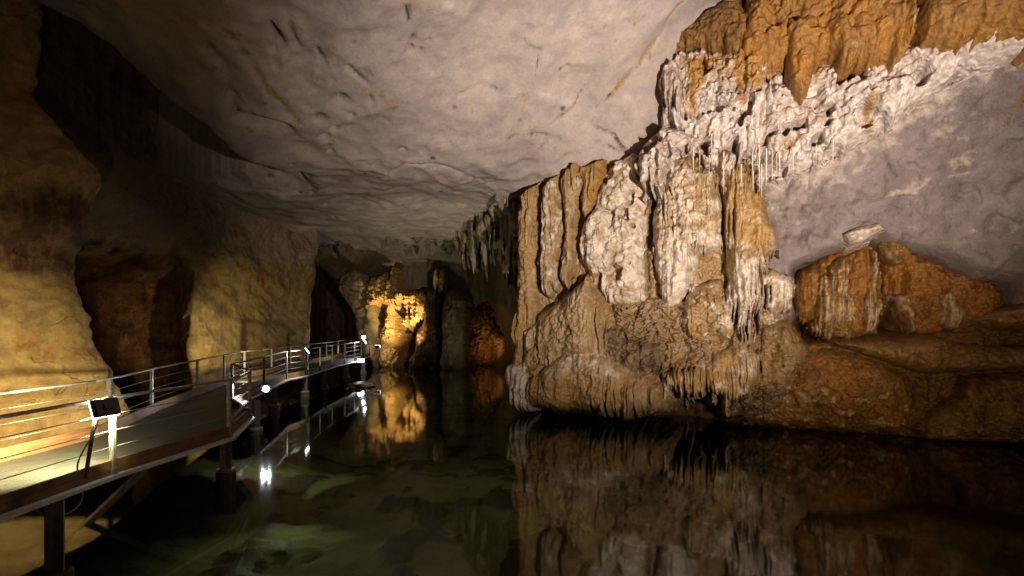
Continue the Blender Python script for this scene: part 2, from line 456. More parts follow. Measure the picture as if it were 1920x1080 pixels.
def build_ceiling():
    xs = np.arange(-17, 15, 0.075); ys = np.r_[np.arange(-8, 6, 0.4), np.arange(6, 22, 0.06), np.arange(22, 45, 0.15)]
    X, Y = np.meshgrid(xs, ys, indexing='ij')
    Z = ceil_z(X, Y)
    n1 = fbm(X * 0.35, Y * 0.35, Z * 0.35, 3, 71)
    n2 = fbm(X * 1.1, Y * 1.1, Z * 1.1, 4, 72)
    rid = fbm(X * 0.55 + 5, Y * 0.55, Z * 0.55, 3, 73, ridge=True)
    Z = Z + 0.34 * n1 + 0.09 * n2 - 0.16 * np.maximum(rid - 0.25, 0)
    n3 = fbm(X * 3.0, Y * 3.0, Z * 3.0, 3, 76)
    Z = Z + 0.022 * n3 * ss(0.0, 0.35, n1 + n2)
    # shallow scallops
    wl = worley(X * 0.55 + 0.5 * n2, Y * 0.42 + 0.5 * n1, 4)
    Z = Z + 0.06 * (0.5 - np.minimum(wl, 0.8))
    pig = np.zeros(X.shape + (3,), np.float32)
    # stain lines and cracks that run over the roof
    def stain(pts, wd, amt, ch=0, dz=0.0):
        q = [ceil_hit(*p) for p in pts]
        d = line_d(X + 0.12 * n2, Y + 0.12 * n1, q)
        m = np.exp(-(d / wd) ** 2) * (0.25 + 0.75 * ss(-0.15, 0.2, fbm(X * 1.4, Y * 1.4, Z, 3, 79)))
        pig[..., ch] = np.maximum(pig[..., ch], amt * m)
        return dz * m
    Z += stain([(1275, 0), (1240, 60), (1190, 130), (1140, 185)], 0.075, 0.9, 0, 0.10)
    Z += stain([(1140, 185), (1118, 205), (1108, 240), (1140, 262)], 0.05, 0.8, 2, 0.12)
    Z += stain([(1105, 240), (1150, 262), (1178, 285)], 0.06, 0.7, 2, 0.12)
    for cp in ([(700, 330), (760, 300), (845, 310), (905, 345)], [(980, 60), (1010, 90), (1000, 140)], [(1035, 230), (1075, 205), (1100, 160)], [(655, 120), (690, 150), (700, 210), (740, 240)],
               [(860, 180), (900, 160), (960, 170)], [(760, 0), (775, 60), (765, 110)], [(1150, 40), (1172, 20)], [(600, 100), (620, 150)], [(1020, 320), (1060, 290), (1120, 270), (1180, 290)], [(920, 260), (990, 245), (1050, 262)]):
        Z += stain(cp, 0.035, 0.75, 2, 0.14)
    Z += stain([(425, 50), (490, 150), (560, 225)], 0.10, 0.9, 0, 0.06)
    Z += stain([(380, 70), (430, 130), (440, 210), (530, 235)], 0.16, 0.5, 2, 0.30)
    Z += stain([(525, 0), (545, 50), (560, 95)], 0.07, 0.5, 2, 0.16)
    Z += stain([(508, 50), (520, 70), (526, 85)], 0.09, 0.8, 2, 0.30)
    Z += stain([(515, 95), (520, 130)], 0.07, 0.5, 2, 0.2)
    Z += stain([(825, 0), (822, 30)], 0.12, 0.8, 0)
    for p, r_ in (((600, 220), .12), ((640, 186), .16), ((625, 238), .11), ((608, 250), .08), ((658, 213), .06), ((620, 280), .08), ((768, 92), .08), ((772, 75), .06),
                  ((800, 75), .05), ((545, 300), .05), ((755, 275), .07), ((610, 380), .10), ((625, 405), .12), ((1170, 45), .05), ((1060, 130), .05), ((585, 360), .08), ((480, 330), .1), ((505, 350), .1), ((548, 465), .2)):
        a, b = ceil_hit(*p)
        d = np.hypot(X - a + 0.07 * n2, Y - b + 0.1 * n1)
        m = np.exp(-(d / r_) ** 2)
        Z += 0.22 * m; pig[..., 2] = np.maximum(pig[..., 2], 0.85 * m)
    pig[..., 0] = np.maximum(pig[..., 0], 0.36 * ss(0.0, 0.45, fbm(X * 0.6, Y * 0.6, Z * 0.2, 4, 75)))
    pig[..., 1] = 0.5 * ss(0.0, 0.4, fbm(X * 0.45 + 9, Y * 0.9, Z * 0.5, 4, 77))
    pig[..., 2] = np.maximum(pig[..., 2], 0.28 * ss(0.1, 0.5, fbm(X * 0.9 + 4, Y * 0.7, Z * 0.5, 5, 78)))
    pig[..., 2] = np.maximum(pig[..., 2], 0.16 * ss(-2, -9, X))  # roof pigment darkens leftward to imitate the light falling off
    V = np.stack([X, Y, Z], -1).reshape(-1, 3)
    f = grid_faces(len(xs), len(ys))[:, ::-1].copy()
    o = link_mesh("cave_ceiling", V, f, M_CEIL, pig=pig.reshape(-1, 3))
    tag(o, "smooth grey limestone roof arching low over the pool", "ceiling", kind="structure")
build_ceiling()

# ------------------------------------------------------------------ left walls (swept plan curves)
def catmull(P, n):
    P = np.asarray(P, float); P = np.vstack([2 * P[0] - P[1], P, 2 * P[-1] - P[-2]])
    L = np.r_[0, np.cumsum(np.linalg.norm(np.diff(P[1:-1], axis=0), axis=1))]
    t = np.linspace(0, L[-1], n); out = np.zeros((n, P.shape[1]))
    k = np.clip(np.searchsorted(L, t, side='right') - 1, 0, len(L) - 2)
    u = ((t - L[k]) / (L[k + 1] - L[k]))[:, None]
    a, b, c, d = P[k], P[k + 1], P[k + 2], P[k + 3]
    return 0.5 * ((2 * b) + (c - a) * u + (2 * a - 5 * b + 4 * c - d) * u ** 2 + (3 * b - a - 3 * c + d) * u ** 3)

def swept_wall(name, plan_fn, z0, z1, nt, nz, mat, seed, amp=(0.45, 0.2, 0.08), pigfn=None, extra=None):
    zs = np.linspace(z0, z1, nz)
    rows = [plan_fn(z, nt) for z in zs]
    P = np.stack(rows, 1)                       # nt, nz, 2
    X, Y = P[..., 0], P[..., 1]; Z = np.broadcast_to(zs[None], X.shape).copy()
    dx = np.gradient(X, axis=0); dy = np.gradient(Y, axis=0); L = np.hypot(dx, dy) + 1e-9
    nx, ny = dy / L, -dx / L                    # to the right of travel
    d = amp[0] * fbm(X * 0.28, Y * 0.28, Z * 0.33, 3, seed)
    d = d + amp[1] * fbm(X * 0.9, Y * 0.9, Z * 0.9, 4, seed + 9)
    d = d + amp[2] * fbm(X * 2.5, Y * 2.5, Z * 2.5, 4, seed + 19, ridge=True)
    if extra is not None: d = d + extra(X, Y, Z)
    X2 = X + nx * d; Y2 = Y + ny * d
    pig = np.zeros(X.shape + (3,), np.float32)
    if pigfn: pigfn(X2, Y2, Z, pig)
    V = np.stack([X2, Y2, Z], -1).reshape(-1, 3)
    return link_mesh(name, V, grid_faces(nt, nz), mat, pig=pig.reshape(-1, 3))

# near rib: outline rows of the photograph give the overhang of its edge at Y = 11.2
RIB = [(-120, 45), (0, 42), (70, 40), (140, 36), (155, 22), (180, 40), (200, 58), (250, 108), (290, 150), (325, 184), (345, 172), (380, 146), (430, 134), (455, 112), (475, 100),
       (520, 104), (560, 112), (620, 140), (690, 182), (740, 205), (800, 222), (900, 225), (1000, 215)]
_ry = np.array([CAM_H + (HZ - a) / F * 11.2 for a, _ in RIB])[::-1]; _rx = np.array([(b - 960) / F * 11.2 for _, b in RIB])[::-1]
def rib_plan(z, n):
    xe = np.interp(z, _ry, _rx)
    P = [(xe - 3.2, -2), (xe - 3.0, 3), (xe - 2.5, 6.5), (xe - 1.5, 9.0), (xe - 0.35, 10.7), (xe, 11.25), (xe - 0.35, 11.8), (xe - 1.6, 12.4), (xe - 4.5, 12.8)]
    return catmull(P, n)
def rib_pig(X, Y, Z, pig):
    n = fbm(X * 0.8, Y * 0.8, Z * 0.6, 4, 83)
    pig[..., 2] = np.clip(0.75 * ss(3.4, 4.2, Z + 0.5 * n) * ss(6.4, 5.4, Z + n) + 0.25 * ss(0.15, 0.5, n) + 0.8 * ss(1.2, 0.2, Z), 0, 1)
    pig[..., 0] = np.clip(0.5 * ss(0.0, 0.5, fbm(X * 0.5, Y * 0.5, Z * 0.5, 3, 84)), 0, 1)
    pig[..., 1] = 0.35 * ss(3.6, 2.4, Z) * ss(-0.1, 0.4, fbm(X * 1.1, Y * 1.1, Z * 0.9, 3, 85))
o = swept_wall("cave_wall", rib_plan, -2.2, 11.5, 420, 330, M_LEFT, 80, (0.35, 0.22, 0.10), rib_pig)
tag(o, "projecting ochre rib of the left wall beside the near railing", "cave wall", kind="structure")

LOW = [(-12, 8.5), (-14.8, 12.5), (-16.4, 17), (-15.8, 20.6), (-14.0, 21.8), (-12.6, 20.6), (-12.15, 20.6), (-12.0, 23), (-11.8, 26.5), (-11.25, 29.0), (-11.9, 30.4), (-14.5, 31)]
HIGH = [(-13, 8.5), (-13.9, 12), (-13.9, 15), (-13.5, 17.6), (-13.1, 19.2), (-12.9, 20.2), (-12.6, 21), (-12.3, 23), (-11.7, 26.5), (-10.9, 29.0), (-11.9, 30.4), (-14.5, 31)]
def left_plan(z, n):
    k = float(ss(4.2, 7.2, z))
    P = (1 - k) * np.array(LOW) + k * np.array(HIGH)
    lean = 0.55 * max(0, z - 3.0) / 4.0
    P = P + np.array([min(lean, 1.0), 0]) * 0.6
    return catmull(P, n)
def left_pig(X, Y, Z, pig):
    n = fbm(X * 0.6, Y * 0.6, Z * 0.6, 4, 93)
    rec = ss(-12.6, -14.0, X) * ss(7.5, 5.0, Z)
    pig[..., 2] = np.clip(0.5 * rec + 0.4 * ss(7, 9.5, Z) + 0.55 * ss(0.12, 0.5, n) + 0.9 * ss(0.9, 0.1, Z), 0, 1)  # recess and wall top painted darker in place of shade
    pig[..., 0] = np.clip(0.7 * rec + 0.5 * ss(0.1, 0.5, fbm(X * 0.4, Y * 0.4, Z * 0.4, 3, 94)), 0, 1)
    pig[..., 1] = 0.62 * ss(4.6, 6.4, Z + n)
    # slanting beds across the wall
    b = pn(X * 0.2, (Z + 0.55 * (Y - 20)) * 2.6, 0 * X, 95)
    pig[..., 2] = np.maximum(pig[..., 2], 0.5 * ss(0.2, 0.6, b) * ss(5.5, 3.5, Z) * ss(-13.2, -12.4, X))
def left_extra(X, Y, Z):
    q = (Z + 0.55 * (Y - 20))
    return (0.12 * np.abs(pn(0.2 * X, q * 1.6, 0.15 * Y, 96)) + 0.05 * pn(0.3 * X, q * 5.0, 0.2 * Y, 97)) * ss(6.0, 4.0, Z + 1.2 * pn(X * .4, Y * .4, Z * .4, 98)) * ss(-0.2, 0.4, pn(X * .25, Y * .25, Z * .25, 99))
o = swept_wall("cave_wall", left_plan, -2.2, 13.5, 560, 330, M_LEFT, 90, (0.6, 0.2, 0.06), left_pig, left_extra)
tag(o, "broad tan left wall with slanting beds behind the walkway", "cave wall", kind="structure")

# ------------------------------------------------------------------ relief walls
class Frame:
    def __init__(s, A, B):
        s.A = np.array(A, float); d = np.array(B, float) - s.A; s.u = d / np.linalg.norm(d); s.n = np.array([s.u[1], -s.u[0]])
    def P(s, px, py, d=0.0):
        rx, rz = (px - 960) / F, (HZ - py) / F
        q = s.A + s.n * d
        t = (q @ s.n) / (rx * s.n[0] + s.n[1])
        p = np.array([rx * t, t])
        return float((p - s.A) @ s.u), CAM_H + rz * t
    def W(s, S, Z, D):
        return np.stack([s.A[0] + s.u[0] * S + s.n[0] * D, s.A[1] + s.u[1] * S + s.n[1] * D, Z], -1)
    def at(s, px, py, d):
        a, b = s.P(px, py, d); return s.W(np.array(a), np.array(b), np.array(d))

FR = Frame((0.5, 19.0), (13.1, 13.6))
FB = Frame((-10, 41.0), (0, 41.0))

# pale grey right wall with the recess of the draperies
WALL_PTS = [  # px, py, offset towards the camera
    (1900, 60, 3.0), (1780, 130, 2.0), (1650, 240, 1.2), (1550, 320, 0.6), (1450, 400, 0.0), (1900, 300, 1.8), (1750, 300, 1.2), (1600, 400, 0.7),
    (1480, 480, 0.2), (1560, 455, 0.55), (1650, 425, 0.8), (1760, 455, 0.95), (1850, 500, 1.0), (1910, 480, 1.2),
    (1300, 30, 0.5), (1300, 200, 0.3), (1450, 200, 0.8), (1500, 60, 1.0), (1700, 0, 2.0), (1200, 330, -0.7), (1100, 400, -0.9), (1000, 400, -0.9), (1000, 600, -0.9), (1200, 600, -0.6), (1400, 600, -0.4),
    (1000, 760, -0.2), (1200, 780, -0.3), (1400, 790, -0.1), (1600, 810, -0.1), (1850, 825, -0.1), (1900, 640, 0.3), (1600, 700, -0.2), (1450, 700, -0.3), (1300, 760, -0.7)]
_sz = [FR.P(a, b, c) for a, b, c in WALL_PTS]
_WT = TPS(_sz + [(22, 6), (22, -1), (22, 14), (5, 16), (14, 16), (-3, -2), (8, -2), (14, -2), (-3, 6)],
          [c for _, _, c in WALL_PTS] + [3, 1, 5, 1.5, 4, -1.2, -0.2, -0.2, -1.2], 0.02)
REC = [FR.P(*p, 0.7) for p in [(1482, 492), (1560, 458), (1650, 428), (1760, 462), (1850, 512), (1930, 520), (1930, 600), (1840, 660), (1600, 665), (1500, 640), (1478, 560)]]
def wall_d(S, Z):
    d = _WT(S, Z)
    sd = poly_sd(S + 0.15 * pn(S * 1.1, Z * 1.1, 0 * S, 31), Z + 0.15 * pn(S * 1.1, Z * 1.1, 0 * S + 3, 32), REC)
    d = d - 2.0 * ss(0.05, -0.5, sd)
    d = d - 7.0 * ss(0.75, -0.6, S) ** 2
    d = d + 0.35 * fbm(S * 0.45, Z * 0.45, 0 * S, 3, 33) + 0.12 * fbm(S * 1.4, Z * 1.6, 0 * S, 4, 34) - 0.10 * np.maximum(fbm(S * 0.8, Z * 0.9, 0 * S, 3, 35, ridge=True) - 0.2, 0)
    return d, sd

def build_right_wall():
    s = np.arange(-0.9, 21, 0.055); z = np.arange(-2, 14.5, 0.055)
    S, Z = np.meshgrid(s, z, indexing='ij')
    D, sd = wall_d(S, Z)
    wl = worley(S * 0.7 + 0.3 * pn(S, Z, 0 * S, 36), Z * 0.9, 37)
    D = D - 0.12 * np.minimum(wl, 0.8)
    D = D + 0.03 * pn(S * 1.2, (Z + 0.1 * S) * 6, 0 * S, 38) + 0.22 * fbm(S * 1.1, Z * 1.3, 0 * S, 5, 41, 0.62) - 0.16 * ss(0.25, 0.5, fbm(S * 1.6 + 0.6 * Z, Z * 1.2, 0 * S, 4, 42, ridge=True)) + 0.10 * fbm(S * 3.2, Z * 3.2, 0 * S, 3, 43)
    pig = np.zeros(S.shape + (3,), np.float32)
    n = fbm(S * 0.7, Z * 0.7, 0 * S, 4, 39)
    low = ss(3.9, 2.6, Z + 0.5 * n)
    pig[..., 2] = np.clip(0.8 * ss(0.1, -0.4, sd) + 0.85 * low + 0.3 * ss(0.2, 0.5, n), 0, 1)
    pig[..., 0] = np.clip(0.7 * low + 0.25 * ss(0.15, 0.5, -n), 0, 1)
    pig[..., 1] = 0.62 * ss(0.0, 0.4, fbm(S * 0.8 + 0.4 * Z, Z * 2.0, 0 * S, 5, 40))
    pig[..., 2] = np.maximum(pig[..., 2], 0.34 * ss(0.05, 0.45, fbm(S * 1.2, Z * 1.2, 0 * S, 5, 45)))
    st_ = pn(S * 2.4 + 0.4 * n, Z * 0.16, 0 * S, 47)
    pig[..., 2] = np.maximum(pig[..., 2], 0.42 * ss(0.15, 0.5, st_) * ss(-0.1, 0.3, n))
    pig[..., 0] = np.maximum(pig[..., 0], 0.45 * ss(0.2, 0.5, -st_) * ss(0.1, -0.3, n))
    hem = [FR.P(*p, 1.6) for p in [(1960, 60), (1880, 90), (1780, 150), (1700, 200), (1660, 236), (1580, 275), (1520, 305), (1460, 335), (1420, 330), (1400, 200), (1960, 20)]]
    near = ss(1.3, -0.1, poly_sd(S, Z, hem) + 0.5 * n)
    pig[..., 1] = np.maximum(pig[..., 1], 0.62 * near); D = D + 0.10 * near * (0.5 - worley(S * 3.2, Z * 3.2, 46))
    V = FR.W(S, Z, D).reshape(-1, 3)
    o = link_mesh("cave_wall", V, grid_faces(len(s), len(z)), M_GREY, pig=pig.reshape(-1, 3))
    tag(o, "lilac grey right wall below the white crystal band", "cave wall", kind="structure")
build_right_wall()

def base_R(S, Z): return wall_d(S, Z)[0]

def L(poly, d0, h, w=0.3, pig=(0, 0, 0), rag=0.08, flute=0.05, pop=0.03, rough=0.06, terr=0.0, ff=5.0, fn=None, hole=0.0, cap=1.0):
    return dict(poly=poly, d0=d0, h=h, w=w, pig=pig, rag=rag, flute=flute, pop=pop, rough=rough, terr=terr, ff=ff, fn=fn, hole=hole, cap=cap)

def grid_normals(V, shape):
    P = V.reshape(shape + (3,)).astype(np.float64)
    n = np.cross(np.gradient(P, axis=0), np.gradient(P, axis=1))
    n /= np.linalg.norm(n, axis=-1, keepdims=True) + 1e-12
    return n.reshape(-1, 3)

def lobe_poly(fr, l, base):
    if not l.get('rel'):
        return np.array([fr.P(a, b, l['d0'] + 0.6 * l['h']) for a, b in l['poly']])
    out = []
    for a, b in l['poly']:
        d = 1.0
        for _ in range(3):
            q = fr.P(a, b, d); d = float(base(np.array([q[0]]), np.array([q[1]]))[0]) + l['d0'] + 0.6 * l['h']
        out.append(fr.P(a, b, d))
    return np.array(out)

def relief(name, fr, lobes, mat, parent=None, res=0.03, base=None, seed=1, keep=0.5, fs=1.0, blend=0.0, paint=(), parts=None, fill=False):
    """rock relief on a wall frame; lobes merge where they meet; with PARTS (one name per lobe) the merged surface is cut into named parts"""
    polys = [lobe_poly(fr, l, base) for l in lobes]
    allp = np.vstack(polys); lo = allp.min(0) - 0.45; hi = allp.max(0) + 0.45
    s = np.arange(lo[0], hi[0], res); z = np.arange(lo[1], hi[1], res)
    S, Z = np.meshgrid(s, z, indexing='ij'); S = S.astype(np.float32); Z = Z.astype(np.float32)
    O = 0 * S
    B = base(S, Z) if base is not None else O
    u, v = S * fs, Z * fs
    wob1 = fbm(u * 1.6, v * 1.6, O + seed, 4, seed); wob2 = fbm(u * 1.6 + 9, v * 1.6, O + seed, 4, seed + 1)
    fine = fbm(u * 5, v * 5, O + seed, 3, seed + 2)
    med = fbm(u * 0.8, v * 0.6, O + seed, 4, seed + 7)
    best = np.full(S.shape, -9.0, np.float32); pig = np.zeros(S.shape + (3,), np.float32); idx = np.zeros(S.shape, np.int32)
    for k, (l, P) in enumerate(zip(lobes, polys)):
        sl = P.min(0) - 0.6; sh = P.max(0) + 0.6
        i0, i1 = np.searchsorted(s, [sl[0], sh[0]]); j0, j1 = np.searchsorted(z, [sl[1], sh[1]])
        q = (slice(i0, i1), slice(j0, j1))
        s_, z_ = u[q], v[q]; o_ = O[q] + k * 3.7 + seed
        ff = l['ff']
        warp = 0.06 * wob1[q] + 0.16 * med[q]
        fl = fbm((s_ + warp) * ff, z_ * ff * 0.055, o_, 3, seed + 3 + k, ridge=True)
        fl = fl + 0.35 * pn((s_ + warp) * ff * 2.7, z_ * ff * 0.16, o_, seed + 40 + k)
        fl = fl * (0.18 + 1.1 * ss(-0.2, 0.35, pn(s_ * 0.9, z_ * 0.8, o_, seed + 45 + k)))
        sd = poly_sd(S[q] + (0.13 * wob1[q] + 0.05 * fine[q]) / fs, Z[q] + (0.13 * wob2[q]) / fs, P)
        zb = (Z[q] - P[:, 1].min()) / max(1e-3, np.ptp(P[:, 1]))
        sd = sd - l['rag'] * (fl - 0.1) * (0.35 + 0.9 * ss(0.75, 0.1, zb)) + 0.06 * fine[q] / fs
        t = np.clip(-sd / l['w'], 0, 1)
        prof = np.sqrt(np.clip(1 - (1 - t) ** 2, 0, 1)) * l['cap'] + (1 - l['cap']) * t
        d0 = l['d0'] + (B[q] if l.get('rel') else 0)
        d = d0 + l['h'] * prof
        if l['fn']: d = d + l['fn'](S[q], Z[q], zb) * prof
        fold = fbm((s_ + warp) * 1.5, z_ * 0.10, o_ + 9, 2, seed + 30 + k, ridge=True)
        d = d + prof * (l['flute'] * (fl * 1.3 + 1.5 * fold)) / fs
        if l['pop']:
            w1 = worley(s_ * 4.2 + 0.8 * fine[q], z_ * 4.2 + 0.6 * wob1[q], seed + k); w2 = worley(s_ * 9.5 + fine[q], z_ * 9.5, seed + k + 50)
            pm = 0.35 + 0.9 * ss(-0.2, 0.35, pn(s_ * 1.1 + 7, z_ * 1.1, o_, seed + 52 + k))
            d = d + prof * pm * l['pop'] * (1.6 * (0.5 - w1) + 0.9 * (0.5 - w2)) / fs
        d = d + prof * l['rough'] * (2.4 * fbm(s_ * 1.3, z_ * 0.9, o_, 5, seed + 60 + k, 0.55) + 0.8 * fine[q]) / fs
        if l['terr']:
            zz = z_ * 7 + 2.2 * wob1[q] + 1.6 * wob2[q] + 2.0 * med[q]
            tm = ss(-0.2, 0.3, pn(s_ * 1.3, z_ * 1.3, o_, seed + 56 + k))
            d = d + prof * tm * l['terr'] * (zz - np.floor(zz) - 0.5) * -1.0 / fs
        if l['hole']:
            hn = fbm(s_ * 1.5, z_ * 1.15, o_ + 5, 3, seed + 80 + k)
            d = d - l['hole'] * ss(0.12, 0.26, hn)
        d = np.where(sd > 0, d0 - sd * 7.0, d)
        if blend:
            h = np.clip(0.5 + 0.5 * (d - best[q]) / blend, 0, 1)
            nb = best[q] * (1 - h) + d * h + blend * h * (1 - h) * 0.6
        else:
            h = (d > best[q]).astype(np.float32); nb = np.maximum(best[q], d)
        best[q] = nb
        pg = l['pig'](S[q], Z[q], zb, fl, wob1[q]) if callable(l['pig']) else l['pig']
        for c in range(3):
            pig[q][..., c] = pig[q][..., c] * (1 - h) + pg[c] * h
        idx[q] = np.where(h > 0.5, k, idx[q])
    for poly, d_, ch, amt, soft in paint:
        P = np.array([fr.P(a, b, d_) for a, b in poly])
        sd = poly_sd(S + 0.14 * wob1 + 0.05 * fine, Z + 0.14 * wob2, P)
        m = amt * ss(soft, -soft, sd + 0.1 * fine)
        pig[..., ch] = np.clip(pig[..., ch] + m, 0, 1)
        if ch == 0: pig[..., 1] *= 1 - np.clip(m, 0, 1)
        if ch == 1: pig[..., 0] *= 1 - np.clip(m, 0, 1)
    kp = best > B - keep
    D = np.maximum(best, B - keep - 0.15)
    V = fr.W(S, Z, D).reshape(-1, 3); f = grid_faces(len(s), len(z), kp)
    pigf = pig.reshape(-1, 3)
    if parts is None:
        V, f, pg = compact(V, f, pigf)
        return link_mesh(name, V, f, mat, parent, pg)
    if fill:
        free = idx == 0
        for _ in range(160):
            for ax, sh in ((0, 1), (0, -1), (1, 1), (1, -1)):
                r_ = np.roll(idx, sh, ax); m = (idx == 0) & (r_ > 0); idx[m] = r_[m]
    N = grid_normals(V, S.shape); own = idx.ravel()[f[:, 0]]
    names = []
    for k, nm in enumerate(parts):
        if nm not in names: names.append(nm)
    for nm in names:
        ks = [k for k, x in enumerate(parts) if x == nm]
        ff_ = f[np.isin(own, ks)]
        if len(ff_) < 20: continue
        used = np.zeros(len(V), bool); used[ff_.ravel()] = True
        v2, f2, p2 = compact(V, ff_, pigf)
        o = link_mesh(nm.split(':')[0], v2, f2, mat, parent, p2)
        o.data.normals_split_custom_set_from_vertices(N[used].astype(np.float32))

# --- main cascade
fl_root = empty("flowstone_cascade", "tall tan and white flowstone cascade rising from the pool to the roof", "flowstone")
orange_core = lambda s, z, zb, fl, w: (np.clip(0.75 + 0.4 * w, 0, 1), 0.12 + 0.25 * (fl > 0.5), 0.15 * (fl < -0.2))
def two_tone(o, wt, dk=0.0):
    return lambda s, z, zb, fl, w: (np.clip(o + 0.5 * w, 0, 1), np.clip(wt - 0.45 * w, 0, 1), np.clip(dk + 0.2 * (fl < -0.1), 0, 1))
def up_down(oU, wU, oD, wD, dk=0.0, mid=0.5, soft=0.2):
    def f(s, z, zb, fl, w):
        k = ss(mid - soft, mid + soft, zb + 0.25 * w)
        return (np.clip(oD + (oU - oD) * k + 0.35 * w, 0, 1), np.clip(wD + (wU - wD) * k - 0.3 * w, 0, 1), np.clip(dk + 0.15 * (fl < -0.2), 0, 1))
    return f
def top_grey(s, z, zb, fl, w):
    k = ss(0.45, 0.75, zb + 0.2 * w)
    return (np.clip(0.7 - 0.65 * k + 0.4 * w, 0, 1), 0.42 * k + 0.1 * (fl > 0.4), np.clip(0.45 * ss(0.3, 0.05, zb) + 0.12, 0, 1))
